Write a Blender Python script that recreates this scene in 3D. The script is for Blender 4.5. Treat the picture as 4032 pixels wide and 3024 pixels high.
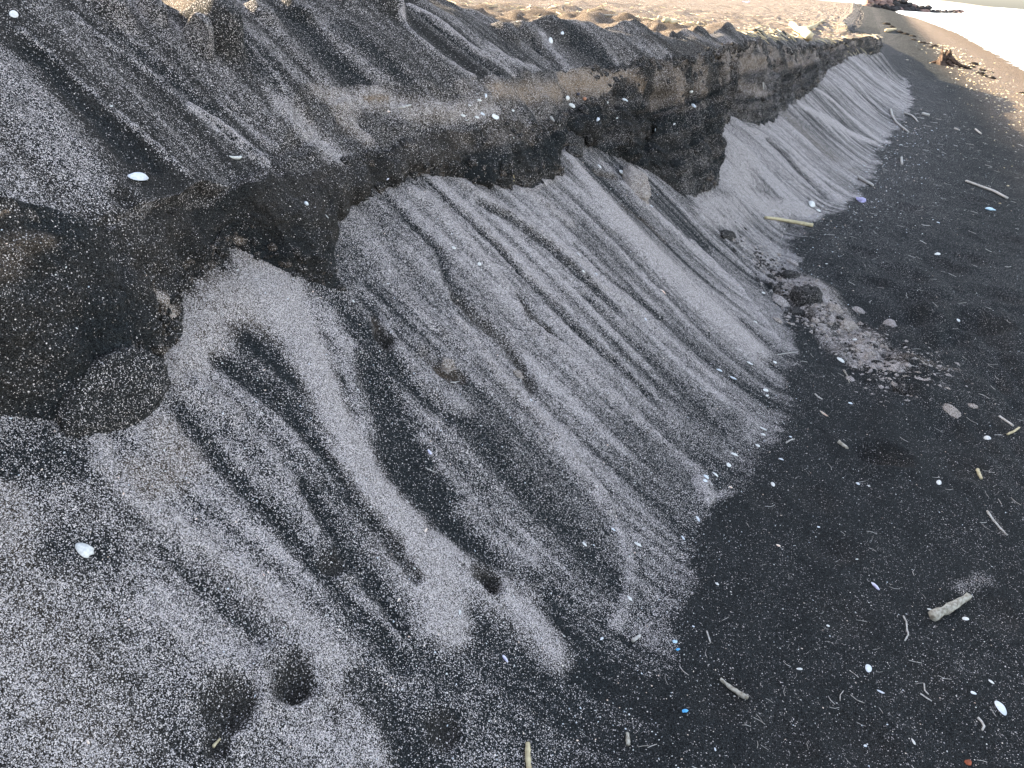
import bpy, math, random
import numpy as np
from mathutils import Vector, Matrix
from mathutils.bvhtree import BVHTree

for o in list(bpy.data.objects): bpy.data.objects.remove(o)
random.seed(7); RNG = np.random.default_rng(7)
S = bpy.context.scene
col = S.collection

# ------------------------------------------------------------------ camera
# world: +Y runs along the scarp, +X towards the sea, z = 0 the foot of the slope
CAM_H = 1.65; HEAD = math.radians(21); PITCH = math.radians(27.5); ROLL = math.radians(4.6); FPX = 3136.0
def turn(v): return Vector((v[0]*math.cos(HEAD)-v[1]*math.sin(HEAD), v[0]*math.sin(HEAD)+v[1]*math.cos(HEAD), v[2]))
cr, sr, cp, sp = math.cos(ROLL), math.sin(ROLL), math.cos(PITCH), math.sin(PITCH)
CR = turn((cr, sr*sp, sr*cp)); CU = turn((-sr, cr*sp, cr*cp)); CF = turn((0, cp, -sp))
cam = bpy.data.objects.new('camera', bpy.data.cameras.new('camera')); col.objects.link(cam)
cam.matrix_world = Matrix((CR, CU, -CF)).transposed().to_4x4()
cam.location = (0, 0, CAM_H)
cam.data.sensor_width = 36; cam.data.lens = FPX/4032*36; cam.data.clip_start = .02; cam.data.clip_end = 20000
S.camera = cam
ORI = Vector((0, 0, CAM_H))
def ray(px, py): return (CR*((px-2016)/FPX) + CU*((1512-py)/FPX) + CF).normalized()

# ------------------------------------------------------------------ light
SUN_EL = math.radians(19.0); SUN_AZ = math.atan2(-.98, .10)     # azimuth measured from +Y towards +X
sd = Vector((math.sin(SUN_AZ)*math.cos(SUN_EL), math.cos(SUN_AZ)*math.cos(SUN_EL), math.sin(SUN_EL)))
W = bpy.data.worlds.new("World"); S.world = W; W.use_nodes = True
nt_ = W.node_tree; nt_.nodes.clear()
sk = nt_.nodes.new('ShaderNodeTexSky'); sk.sky_type = 'NISHITA'; sk.sun_disc = False
sk.sun_elevation = SUN_EL; sk.sun_rotation = SUN_AZ; sk.air_density = 1.0; sk.dust_density = 2.2; sk.ozone_density = 1.0
bg = nt_.nodes.new('ShaderNodeBackground'); bg.inputs[1].default_value = 0.105
wo = nt_.nodes.new('ShaderNodeOutputWorld')
hs = nt_.nodes.new('ShaderNodeHueSaturation'); hs.inputs['Saturation'].default_value = .60
nt_.links.new(sk.outputs[0], hs.inputs['Color']); nt_.links.new(hs.outputs[0], bg.inputs[0]); nt_.links.new(bg.outputs[0], wo.inputs[0])
sl = bpy.data.lights.new('sun', 'SUN'); sl.energy = 5.0; sl.angle = math.radians(.5); sl.color = (1, .83, .57)
so = bpy.data.objects.new('sun', sl); col.objects.link(so)
so.rotation_euler = (-sd).to_track_quat('-Z', 'Y').to_euler(); so.location = (-6, 2, 6)
S.view_settings.view_transform = 'Standard'; S.view_settings.look = 'None'; S.view_settings.gamma = 1
S.view_settings.use_curve_mapping = False; S.view_settings.exposure = 2.75
S.render.engine = 'CYCLES'

# ------------------------------------------------------------------ noise helpers (numpy)
def h3(ix, iy, iz, seed):
    n = (ix.astype(np.int64)*374761393 + iy.astype(np.int64)*668265263 + iz.astype(np.int64)*2147483647 + seed*1274126177) & 0xffffffff
    n = ((n ^ (n >> 13))*1274126177) & 0xffffffff
    n = ((n ^ (n >> 16))*2246822519) & 0xffffffff
    return ((n ^ (n >> 15)) & 0xffff)/32767.5 - 1.0
def vn2(x, y, seed=0):
    ix = np.floor(x); iy = np.floor(y); fx = x-ix; fy = y-iy
    fx = fx*fx*fx*(fx*(fx*6-15)+10); fy = fy*fy*fy*(fy*(fy*6-15)+10); z = np.zeros_like(ix)
    a = h3(ix, iy, z, seed); b = h3(ix+1, iy, z, seed); c = h3(ix, iy+1, z, seed); d = h3(ix+1, iy+1, z, seed)
    return (a*(1-fx)+b*fx)*(1-fy) + (c*(1-fx)+d*fx)*fy
def fbm2(x, y, seed=0, o=4, g=.5):
    r = 0; a = 1; t = 0
    for i in range(o):
        ca, sa = math.cos(i*.9+.3), math.sin(i*.9+.3)
        r = r + a*vn2((x*ca-y*sa)*2.03**i+i*17.3, (x*sa+y*ca)*2.03**i+i*9.1, seed+i*13); t += a; a *= g
    return r/t
def streak(x, y, seed=0, o=3, g=.55):      # keeps its direction through the octaves
    r = 0; a = 1; t = 0
    for i in range(o):
        r = r + a*vn2(x*2.1**i+i*17.3, y*1.7**i+i*9.1, seed+i*13); t += a; a *= g
    return r/t
def vn3(x, y, z, seed=0):
    iz = np.floor(z); fz = z-iz; fz = fz*fz*(3-2*fz)
    ix = np.floor(x); iy = np.floor(y); fx = x-ix; fy = y-iy; fx = fx*fx*(3-2*fx); fy = fy*fy*(3-2*fy)
    def pl(k):
        a = h3(ix, iy, k, seed); b = h3(ix+1, iy, k, seed); c = h3(ix, iy+1, k, seed); d = h3(ix+1, iy+1, k, seed)
        return (a*(1-fx)+b*fx)*(1-fy) + (c*(1-fx)+d*fx)*fy
    return pl(iz)*(1-fz) + pl(iz+1)*fz
def fbm3(x, y, z, seed=0, o=4, g=.5):
    r = 0; a = 1; t = 0
    for i in range(o):
        r = r + a*vn3(x*2.03**i+i*7.3, y*2.03**i+i*3.1, z*2.03**i+i*5.7, seed+i*13); t += a; a *= g
    return r/t
def sst(a, b, x):
    t = np.clip((x-a)/(b-a), 0, 1); return t*t*(3-2*t)

# ------------------------------------------------------------------ feature lines of the scarp: (s, n, z)
TOE = np.array([(-3,-.45,0),(.3,-.42,0),(1.03,-.32,0),(1.22,-.28,0),(1.67,-.22,0),(2.44,-.15,0),(3.11,-.06,0),(3.91,-.03,0),(5.22,-.23,0),(6.2,-.3,0),(6.69,-.28,0),
    (7.91,.09,0),(11.5,.34,0),(17,.77,0),(22,.8,0),(26,.3,0),(46,.1,0),(100,-1.0,0),(240,-4,0)])
BASE = np.array([(-3,-1.6,.66),(.3,-1.55,.72),(.94,-1.50,.74),(1.05,-1.42,.69),(1.26,-1.42,.71),(1.39,-1.46,.74),(1.52,-1.54,.81),(1.8,-1.6,.86),(1.90,-1.42,.76),(1.96,-1.36,.73),
    (2.17,-1.53,.84),(2.37,-1.57,.87),(2.63,-1.56,.89),(2.74,-1.58,.91),(2.95,-1.51,.88),(3.17,-1.35,.80),(3.47,-1.29,.77),(3.75,-1.27,.76),(3.89,-1.34,.81),(4.3,-1.46,.86),(4.59,-1.32,.74),
    (5.03,-1.13,.58),(5.13,-.88,.42),(6.0,-.80,.33),(6.25,-.84,.36),(6.6,-1.02,.55),(7.66,-1.05,.60),(8.2,-.8,.5),(9.31,-.72,.56),(11.4,-.59,.57),(13.8,-.6,.62),(18.4,-.34,.62),(20.5,.05,.55),(22,.1,.55),(24,-.6,.4),(32,-.85,.4),(46,-1.1,.17),(60,-1.2,.03),(100,-2,.02),(240,-6.8,.02)])
LIP = np.array([(-3,-1.75,1.15),(.3,-1.62,1.17),(1.09,-1.56,1.16),(1.19,-1.54,1.12),(1.26,-1.52,1.07),(1.31,-1.53,1.05),(1.51,-1.60,1.03),(1.68,-1.63,1.01),(1.86,-1.56,1.04),(2.13,-1.59,1.02),(2.32,-1.61,1.03),
    (2.55,-1.62,1.03),(2.8,-1.6,1.02),(3.06,-1.5,1.04),(3.27,-1.42,1.07),(3.55,-1.37,1.02),(4.44,-1.49,.96),(4.54,-1.45,1.02),(4.66,-1.39,1.05),(5.06,-1.24,1.17),(5.69,-1.08,1.20),(6.53,-1.05,1.21),(7.87,-1.03,1.19),(10.8,-.84,1.02),(14.5,-.68,.92),(18.6,-.42,.86),(20.5,.0,.84),(22,.05,.82),(24,-.7,.7),(32,-1.07,.68),(46,-1.5,.31),(60,-1.7,.07),(100,-2.5,.05),(240,-7.3,.05)])
STR = np.array([(-3,-1.77,1.17),(1.3,-1.56,1.07),(2.0,-1.62,1.05),(2.25,-1.72,1.13),(2.43,-1.83,1.24),(2.66,-1.80,1.21),(2.83,-1.77,1.23),(2.97,-1.69,1.21),(3.22,-1.57,1.21),(3.59,-1.52,1.20),(4.52,-1.56,1.17),(4.78,-1.43,1.17),
    (5.1,-1.27,1.20),(5.63,-1.11,1.23),(6.5,-1.07,1.24),(7.87,-1.05,1.22),(10.8,-.87,1.05),(14.5,-.7,.94),(18.6,-.43,.88),(20.5,-.01,.86),(22,.04,.84),(24,-.72,.72),(32,-1.1,.70),(46,-1.6,.33),(60,-1.8,.08),(100,-2.6,.06),(240,-7.4,.06)])
CREST = np.array([(-3,-2.6,1.56),(.5,-2.55,1.55),(1.6,-2.45,1.53),(1.95,-2.35,1.47),(2.14,-2.3,1.45),(2.3,-2.1,1.36),(2.5,-2.26,1.43),(2.95,-2.2,1.45),(3.2,-2.14,1.45),(3.7,-2.2,1.5),(4.1,-2.2,1.42),(4.5,-1.99,1.31),(4.85,-1.77,1.37),(5.1,-1.63,1.38),(5.5,-1.48,1.40),
    (5.8,-1.36,1.33),(8.2,-1.2,1.31),(11.8,-1.1,1.18),(14.5,-.85,1.0),(18,-.5,.93),(20.5,-.05,.90),(22,0,.88),(24,-.8,.80),(32,-1.2,.80),(46,-1.9,.45),(60,-2.4,.14),(100,-3.2,.12),(240,-8,.12)])
def line(T, s): return np.interp(s, T[:, 0], T[:, 1]), np.interp(s, T[:, 0], T[:, 2])
def grow(a, b, f):
    o = [a]
    while o[-1] < b: o.append(o[-1]+f(o[-1]))
    return np.array(o)
S_ALL = np.concatenate([np.linspace(-2.5, .28, 60), grow(.3, 225, lambda s: max(.0046, .0036*s) if s < 16 else .008*s)])
D_BEACH = grow(0, 9.5, lambda d: .011 if d < 1.2 else .011+.035*(d-1.2))[::-1]
D_PLAT = grow(.006, 60, lambda d: .012+.03*d)
NT, NC, NS, NU = 210, 90, 36, 100
def ease(n, a=.0): return np.linspace(0, 1, n)

def base_grid(Sv, step=1):
    """section arrays -> N, Sg, Z, SEC (rows, cols).  SEC: 0 beach 1 talus 2 cliff 3 strata 4 upper slope 5 plateau"""
    toe_n, toe_z = line(TOE, Sv); bn, bz = line(BASE, Sv); ln, lz = line(LIP, Sv); un, uz = line(STR, Sv); cn, cz = line(CREST, Sv)
    wv = lambda f, sd, o=3: fbm2(Sv*f, Sv*0+sd*3.7, sd, o, .6)
    g1 = sst(.6, 2.0, Sv)*(1-sst(26, 34, Sv)); a_ = (.030+.03*sst(3.5, 5, Sv))*wv(4.5, 501, 4)*g1
    bn = bn+a_; bz = bz-.62*a_
    e_ = wv(3.6, 502, 4)*g1; ln = ln+.045*e_; lz = lz+.04*wv(5.2, 503, 4)*g1
    un = un+.045*e_; uz = uz+.05*wv(5.1, 504, 4)*g1; lz = lz+.03*wv(17, 506, 3)*g1; bz = bz+.018*wv(15, 507, 3)*g1; bn = bn-.028*wv(15, 507, 3)*g1
    cn = cn+.05*wv(3.0, 505, 3)*g1; cz = cz+.065*(1-sst(4.0, 4.8, Sv))+.02*(1-sst(6, 7, Sv))
    rows = []; sec = []; par = []
    nw = np.interp(Sv, [-3, 31, 73, 120, 161, 205, 230], [5.05, 5.1, 5.4, 4.0, .95, -.6, -1.6])
    for d in D_BEACH[::step]:
        n = toe_n+d; slope = .3/np.maximum(nw-toe_n, .3)
        z = -slope*d - .045*np.maximum(0, n-nw)
        rows.append((n, z)); sec.append(0); par.append(d)
    for t in np.linspace(0, 1, NT)[1::step]:
        n = toe_n+(bn-toe_n)*t; e = (1-t)**6*0
        z = bz*(t+ .055*np.sin(np.pi*t)*-1 + .02*np.sin(2*np.pi*t)*-1)
        rows.append((n, z)); sec.append(1); par.append(t)
    for t in np.linspace(0, 1, NC)[1::step]:
        bul = .035*np.sin(np.pi*t)
        rows.append((bn+(ln-bn)*t+bul, bz+(lz-bz)*t)); sec.append(2); par.append(t)
    for t in np.linspace(0, 1, NS)[1::step]:
        rows.append((ln+(un-ln)*t**.9, lz+(uz-lz)*t)); sec.append(3); par.append(t)
    for t in np.linspace(0, 1, NU)[1::step]:
        rows.append((un+(cn-un)*t, uz+(cz-uz)*(t+.06*np.sin(np.pi*t)))); sec.append(4); par.append(t)
    for d in D_PLAT[::step]:
        n = cn-d; near = sst(6.5, 4.5, Sv)
        z = cz - .05*np.minimum(d, .3)/.3*(1) + near*(-.22*sst(.03, .9, np.full_like(Sv, d))) - .01*np.maximum(0, d-2)*0
        rows.append((n, z)); sec.append(5); par.append(d)
    N = np.array([r[0] for r in rows]); Z = np.array([r[1] for r in rows]); Sg = np.tile(Sv, (len(rows), 1))
    return N, Sg, Z, np.array(sec), np.array(par)

def grid_faces(nr, nc):
    i = np.arange(nr*nc).reshape(nr, nc)
    return np.stack([i[:-1, :-1], i[:-1, 1:], i[1:, 1:], i[1:, :-1]], -1).reshape(-1, 4)

# coarse surface, only used to find where points of the scarp lie
N, Sg, Z, SEC, PAR = base_grid(S_ALL[::4], 4)
cv = np.stack([N, Sg, Z], -1).reshape(-1, 3)
cf = grid_faces(*N.shape)
BV = BVHTree.FromPolygons([tuple(v) for v in cv.tolist()], [tuple(f) for f in cf.tolist()])
K = 4032/2212.0
def at(px, py, bv=None):
    h = (bv or BV).ray_cast(ORI, ray(px, py))
    return h          # location, normal, index, distance

# ------------------------------------------------------------------ full surface
N, Sg, Z, SEC, PAR = base_grid(S_ALL)
NR, NCOL = N.shape
P = np.stack([N, Sg, Z], -1)
sec = np.repeat(SEC[:, None], NCOL, 1); par = np.repeat(PAR[:, None], NCOL, 1)
# light = share of pale shell grit in the sand; warm = tan instead of blue-black; 
light = np.zeros((NR, NCOL)); warm = np.zeros((NR, NCOL)); rel = np.zeros((NR, NCOL))
far = sst(4.5, 9, Sg)
# base values
wob = fbm2(Sg*.9, N*.7, 5, 2)*.25
u = Sg+wob*.22
st1 = streak(u*7, N*.55+Sg*.3, 11, 3); st2 = streak(u*19, N*1.0, 23, 3); st3 = streak(u*52, N*1.8, 27, 3); big = fbm2(Sg*1.3, N*1.3, 31, 3)
T_ = sec == 1; C_ = sec == 2; G_ = sec == 3; U_ = sec == 4; B_ = sec == 0; H_ = sec == 5
light[B_] = (.075+.03*big+.04*fbm2(Sg*6, N*8, 33, 3))[B_]
light[T_] = ((.40+.20*st1+.24*st2+.20*st3+.22*big+.10*fbm2(Sg*4, N*2.2, 35, 3)+.05*far)*(1-.75*sst(19, 26, Sg)))[T_]
light[C_] = (.085+.04*big+.03*st2+.10*fbm3(N*9, Sg*9, Z*5, 78, 3))[C_]; warm[C_] = (.03+.04*sst(1.6, 2.4, Sg)+.09*fbm3(N*5, Sg*5, Z*7, 77, 3))[C_]
light[G_] = (.20+.1*st2)[G_]; warm[G_] = .06
lay = fbm2(Z*26+.5*fbm2(Sg*1.5, Z*2, 79, 2), Sg*.5, 80, 3); drape = sst(-.12, .25, streak(Sg*5.5, Z*.8, 81, 3)+.25*vn2(Sg*14, Z*10, 82))
cg = (C_ | G_) & (Sg > 3.0)
tanband = .42*sst(.62, .80, np.where(C_, par, 1)+.12*lay)*np.where(Sg > 5.2, 1, .3)
warm = np.where(cg, warm*.6+(.55*tanband*drape+.07*lay), warm); light = np.where(cg, light+.22*tanband*drape+.10*lay+.10*np.maximum(0, drape-.5), light)
farlow = C_ & (Sg > 6.6); light = np.where(farlow, light+.08, light)
light[U_] = (.22+.24*st1+.16*st2+.08*st3+.08*big)[U_]
light[H_] = (.17+.14*fbm2(Sg*3, N*3, 9, 3)+.05*st1)[H_]; warm[H_] = .30+.1*sst(5,10,Sg[H_])
warm[U_] = .05

# traced bands: (section letters, [(x, y) ...], half width(s), light value, warm value, relief m); x, y in a 2212 wide frame
D_ = 'T'
BANDS = [
 # general tones first
 ('T', [(120,1100),(350,1350),(600,1560),(760,1659)], 150, .40, .05, 0),
 ('T', [(40,1340),(120,1500),(200,1640)], 110, .50, .15, 0),
 ('T', [(0,1000),(60,990),(140,990)], 55, .17, .0, 0),
 ('T', [(10,1090),(40,1180)], 45, .5, .2, 0),
 ('T', [(800,480),(760,560),(740,620)], 60, .30, 0, 0),
 ('T', [(1080,950),(1250,1120),(1320,1240)], 90, .20, .0, 0),
 ('T', [(1480,860),(1560,930),(1600,930)], 60, .28, .0, 0),
 ('T', [(1420,960),(1500,1080)], 60, .28, .0, 0),
 ('T', [(900,1000),(1000,1120)], 80, .14, .0, 0),
 ('T', [(960,1480),(1100,1560),(1200,1640)], 90, .20, .0, 0),
 ('T', [(860,1400),(1000,1560)], 60, .26, .0, 0),
 # light tongues at the near end
 ('T', [(565,545),(575,600),(560,640)], [48,60,90], .66, .35, .004),
 ('T', [(600,640),(650,720),(700,840),(745,930),(800,1040),(870,1150),(940,1250),(965,1340)], [60,44,36,36,42,56,64,50], .86, .16, .012),
 ('T', [(480,640),(430,720),(390,800),(430,840),(500,890)], [60,60,45,32,20], .62, .28, .008),
 ('T', [(690,660),(760,780),(800,930)], [26,22,18], .6, .0, .004),
 ('T', [(950,1180),(1030,1240),(1120,1300),(1200,1410)], [26,42,45,34], .70, .08, .008),
 ('T', [(1000,1100),(1080,1180),(1150,1200)], 22, .5, .0, .0),
 ('T', [(430,840),(500,900),(580,980),(650,1080),(720,1180),(790,1290),(880,1400)], [30,22,18,16,14,12,12], .50, .0, .006),
 ('T', [(560,960),(640,1060),(700,1160),(760,1250)], [14,14,14,10], .52, .0, .004),
 ('T', [(200,880),(225,1000),(300,1075),(400,1150),(520,1240),(640,1340),(730,1440),(790,1540),(815,1620)], [16,20,26,26,28,36,46,50,40], .66, .1, .008),
 ('T', [(350,925),(385,990),(340,1040),(290,1010)], [36,56,46,30], .46, .30, .004),
 ('T', [(330,1290),(430,1370),(520,1460),(640,1560),(740,1620)], [50,60,60,60,50], .55, .05, .006),
 ('T', [(225,1200),(120,1180)], [40,40], .22, .0, .0),
 # dark gullies at the near end
 ('T', [(470,775),(540,820),(620,880),(700,980),(780,1090),(850,1180),(900,1250)], [16,26,22,16,20,22,14], .10, .0, -.012),
 ('T', [(660,1050),(730,1170),(800,1260),(870,1350)], [16,28,26,18], .09, .0, -.010),
 ('T', [(380,880),(460,980),(560,1090),(650,1190),(760,1320),(870,1440)], [20,22,18,20,26,24], .13, .0, -.010),
 ('T', [(330,1180),(450,1280),(560,1380)], [12,16,12], .2, .0, -.006),
 ('T', [(800,790),(850,900),(880,1010),(960,1110),(1060,1200)], [34,46,44,36,26], .09, .0, -.010),
 ('T', [(850,780),(920,860),(1010,910),(1090,960)], [16,28,26,20], .10, .0, -.008),
 ('T', [(1010,920),(1080,1000),(1170,1090),(1260,1180),(1330,1260)], [16,34,46,36,24], .14, .0, -.008),
 ('T', [(780,1480),(850,1560),(900,1650)], [40,50,50], .12, .0, -.006),
 ('T', [(820,1300),(900,1400),(990,1480)], [14,18,20], .16, .0, -.006),
 ('T', [(1040,1235),(1065,1265)], 20, .06, .1, -.02),
 ('T', [(815,690),(837,740)], [10,16], .07, .2, -.02),
 ('T', [(930,765),(965,800),(1000,815)], [16,20,12], .14, .32, -.03),
 # middle ridges
 ('T', [(760,470),(800,520),(850,600),(900,660),(960,720)], [34,36,30,24,16], .50, .0, .008),
 ('T', [(867,380),(924,430),(990,501),(1066,587),(1120,650),(1160,700)], [10,20,18,14,12,8], .68, .05, .012),
 ('T', [(938,373),(1000,444),(1066,515),(1133,587),(1200,653)], [8,12,11,10,8], .70, .05, .012),
 ('T', [(990,387),(1085,454),(1180,515),(1256,572)], [14,20,18,10], .66, .1, .010),
 ('T', [(780,620),(850,680),(930,760),(1000,790)], [10,14,14,10], .45, .0, .004),
 ('T', [(860,620),(920,680),(980,730),(1020,780)], [12,16,14,12], .52, .0, .01),
 ('T', [(981,689),(1014,723),(1065,800),(1131,873),(1182,924),(1232,991),(1282,1051),(1310,1100)], [8,8,9,14,17,19,18,14], .66, .08, .020),
 ('T', [(1310,1100),(1340,1150),(1362,1210),(1360,1290),(1330,1350)], [14,14,12,16,18], .5, .0, .004),
 ('T', [(830,683),(864,750),(914,823),(964,870),(1014,887)], [8,14,16,18,12], .52, .0, .008),
 ('T', [(914,944),(960,1010),(1014,1071),(1060,1120)], [10,12,12,8], .45, .0, .004),
 ('T', [(1128,689),(1182,736),(1235,776),(1316,850),(1383,910),(1450,970),(1510,1020),(1530,1080)], [12,16,18,12,11,12,16,20], .58, .0, .016),
 ('T', [(1190,640),(1250,710),(1330,780),(1400,850),(1480,930)], [8,9,10,8,8], .45, .0, .008),
 ('T', [(1215,555),(1282,609),(1349,656),(1383,683),(1450,743),(1540,820),(1600,880)], [6,7,8,7,7,8,8], .70, .05, .014),
 ('T', [(1480,780),(1560,850),(1620,900),(1630,950)], [10,10,14,20], .42, .0, .004),
 ('T', [(1235,345),(1290,410),(1350,480),(1410,545),(1480,610),(1550,680),(1620,745)], [18,34,44,50,48,44,34], .80, .12, .014),
 ('T', [(1300,350),(1380,430),(1450,490),(1530,560),(1590,620)], [10,16,18,20,18], .62, .05, .01),
 ('T', [(1200,380),(1130,410),(1180,440),(1230,480)], [10,14,16,12], .6, .15, .006),
 ('T', [(914,378),(962,425),(1028,492),(1085,549),(1130,600)], [5,7,8,7,6], .08, .0, -.014),
 ('T', [(1038,439),(1109,477),(1180,530),(1252,596),(1330,670)], [10,12,13,12,9], .12, .0, -.014),
 ('T', [(838,425),(886,482),(943,539),(967,606),(1000,653)], [7,9,9,11,12], .14, .0, -.012),
 ('T', [(981,640),(1020,680),(1041,699),(1081,736),(1125,790),(1150,840)], [12,18,20,18,14,14], .10, .1, -.018),
 ('T', [(1120,640),(1150,690),(1190,720)], [10,12,10], .10, .1, -.016),
 ('T', [(1130,600),(1200,670),(1260,730),(1330,790),(1420,870)], [8,10,10,9,8], .14, .0, -.012),
 ('T', [(1260,640),(1330,710),(1400,770),(1480,850),(1560,930)], [8,12,14,16,14], .16, .0, -.010),
 ('T', [(1240,530),(1300,590),(1380,650),(1460,710),(1530,780)], [6,8,10,10,10], .16, .0, -.010),
 ('T', [(1345,440),(1400,480),(1440,520)], [5,7,5], .12, .2, -.012),
 ('T', [(1400,600),(1460,650),(1530,730)], [5,7,8], .3, .0, -.006),
 ('T', [(1290,370),(1340,385)], 8, .12, .2, -.02),
 # slope right of the buttress, slumped lumps and far fans
 ('T', [(1560,560),(1620,620),(1680,690),(1720,760)], [26,40,44,34], .40, .0, .004),
 ('T', [(1500,520),(1580,600),(1640,680),(1690,750)], [8,9,9,8], .62, .0, .01),
 ('T', [(1560,510),(1630,590),(1680,640)], [6,7,6], .12, .0, -.01),
 ('T', [(1600,690),(1660,740),(1720,780)], [6,8,6], .14, .0, -.01),
 ('TB', [(1600,450),(1540,440),(1520,470),(1590,480)], [26,30,22,14], .62, .1, 0),
 ('T', [(1600,330),(1590,400),(1640,440),(1700,450),(1760,460)], [40,44,34,18,10], .70, .12, .006),
 ('T', [(1582,245),(1640,290),(1700,340),(1760,385),(1830,440)], [8,9,10,10,8], .88, .05, .02),
 ('T', [(1640,330),(1680,360),(1740,420),(1780,450)], [7,9,9,5], .60, .05, .008),
 ('T', [(1655,305),(1690,335),(1740,385),(1790,430)], [5,8,7,4], .10, .0, -.014),
 ('T', [(1700,250),(1760,310),(1830,360)], [24,28,22], .36, .15, .0),
 ('T', [(1757,170),(1800,215),(1850,262),(1900,304)], [6,10,13,10], .84, .05, .015),
 ('T', [(1728,227),(1782,256),(1840,285),(1892,308)], [8,13,15,10], .80, .05, .01),
 ('T', [(1750,330),(1810,360),(1850,350)], [10,12,9], .5, .0, 0),
 ('T', [(1817,149),(1860,190),(1924,249)], [5,8,7], .68, .0, .01),
 ('T', [(1800,165),(1850,215),(1910,270)], [5,7,6], .55, .0, .01),
 ('T', [(1849,135),(1900,175),(1962,224)], [4,5,5], .78, .0, .01),
 ('T', [(1895,110),(1930,145),(1960,185)], [3,4,4], .5, .0, .005),
 ('T', [(1820,175),(1880,235)], [3,3], .12, .0, -.01),
 ('T', [(1850,160),(1930,225)], [2,3], .12, .0, -.01),
 ('TB', [(1700,640),(1740,610),(1790,660),(1850,720),(1900,770),(1930,795)], [22,30,32,32,30,18], .50, .30, .006),
 ('TB', [(1730,640),(1760,690),(1800,740),(1850,780)], [14,18,18,14], .40, .2, .004),
 ('TB', [(1845,735),(1875,765),(1925,798)], [9,13,9], .78, .45, .004),
 ('TB', [(1720,660),(1745,690)], [10,12], .05, .1, -.03),
 ('TB', [(1640,560),(1680,600)], [12,9], .05, .1, -.02),
 ('TB', [(1930,770),(2000,790),(2070,800)], [8,9,5], .22, .3, .0),
 ('B', [(2070,1270),(2130,1245)], [16,18], .30, .0, 0),
 ('B', [(2060,1460),(2120,1420)], [26,20], .13, .0, 0),
 ('B', [(2140,1110),(2165,1150)], [5,6], .25, .1, 0),
 # cliff faces
 ('C', [(0,560),(60,520),(110,520)], [40,24,16], .16, .22, .01),
 ('C', [(350,620),(378,680),(372,750),(335,815)], [10,12,12,8], .50, .6, .0),
 ('C', [(20,440),(-20,450)], [12,14], .3, .8, .0),
 ('C', [(480,540),(520,525)], [8,8], .40, .5, .0),
 ('C', [(1365,165),(1395,190)], [10,14], .2, .7, .0),
 ('CG', [(1465,165),(1480,220),(1490,190)], [14,20,12], .24, .6, .0),
 ('CG', [(1580,120),(1650,135),(1590,150)], [10,11,10], .3, .45, .0),
 ('C', [(1590,175),(1620,190),(1650,200)], [10,12,9], .42, .3, .0),
 ('CG', [(1700,142),(1750,132)], [7,7], .3, .4, .0),
 ('C', [(760,250),(860,260),(1000,250)], [16,22,16], .22, .2, .0),
 ('C', [(820,255),(830,290)], [10,12], .03, .1, -.03),
 ('CG', [(1385,330),(1360,290)], [8,10], .06, .0, -.02),
 ('C', [(1130,210),(1145,245)], [5,7], .04, .2, -.02),
 # strata band
 ('G', [(1215,178),(1300,180),(1400,176)], [26,26,24], .30, .85, .0),
 ('G', [(1060,200),(1130,205),(1200,200)], [18,22,22], .30, .75, .0),
 ('GC', [(680,185),(740,215),(820,210),(880,240),(960,240),(1060,235)], [14,24,26,26,24,18], .52, .3, .0),
 ('GC', [(790,215),(840,210)], [8,8], .15, .8, .0),
 # upper slope
 ('U', [(20,130),(60,210),(120,300),(200,400)], [40,60,60,40], .40, .0, 0),
 ('U', [(40,60),(140,140),(230,220),(330,300),(400,370)], [6,7,7,8,8], .48, .0, .010),
 ('U', [(160,30),(300,130),(400,210),(490,280),(600,370)], [8,9,9,9,8], .50, .0, .010),
 ('U', [(60,100),(120,150),(190,230),(280,330)], [14,16,16,14], .09, .0, -.010),
 ('U', [(220,240),(290,300),(340,360)], [14,14,12], .10, .0, -.010),
 ('U', [(250,60),(380,170),(480,250)], [8,12,10], .14, .0, -.008),
 ('U', [(300,120),(420,230),(520,310)], [6,6,6], .2, .0, -.006),
 ('U', [(420,230),(500,290),(570,340),(640,368)], [10,12,14,12], .60, .0, .010),
 ('U', [(480,220),(560,290),(640,350)], [8,8,8], .5, .0, .006),
 ('U', [(440,245),(540,325),(630,372)], [2,3,4], .08, .0, -.008),
 ('UGC', [(590,180),(620,230),(660,280),(720,330)], [18,32,36,26], .60, .1, .0),
 ('UGC', [(690,190),(740,240),(790,300)], [12,18,14], .46, .3, .0),
 ('U', [(480,60),(560,130),(600,190)], [26,30,18], .13, .0, .0),
 ('U', [(640,40),(700,110),(760,160)], [30,34,26], .12, .0, .0),
 ('U', [(520,80),(580,150),(640,220)], [5,6,6], .4, .0, .01),
 ('U', [(713,115),(760,150),(810,187)], [6,7,7], .06, .0, -.010),
 ('U', [(740,60),(820,130),(880,180)], [22,26,16], .12, .0, .0),
 ('U', [(700,60),(780,130),(850,190)], [5,6,6], .40, .0, .008),
 ('U', [(850,20),(900,75),(947,117),(1031,177),(1070,215)], [6,8,9,9,8], .55, .0, .014),
 ('U', [(890,0),(960,50),(1014,94),(1115,177)], [12,14,14,12], .58, .0, .014),
 ('U', [(880,0),(940,45),(998,90),(1048,134),(1075,154)], [5,8,8,9,10], .07, .0, -.016),
 ('U', [(1060,95),(1100,130),(1160,150)], [12,16,14], .5, .0, .004),
 ('U', [(1081,84),(1141,141)], [5,6], .08, .0, -.010),
 ('U', [(1148,87),(1208,157)], [4,5], .08, .0, -.010),
 ('U', [(1170,80),(1230,150)], [8,8], .48, .0, .008),
 ('U', [(1230,70),(1270,100),(1310,140)], [20,30,16], .07, .0, .0),
 ('U', [(1299,50),(1360,90),(1416,127)], [5,8,8], .42, .0, .01),
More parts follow.
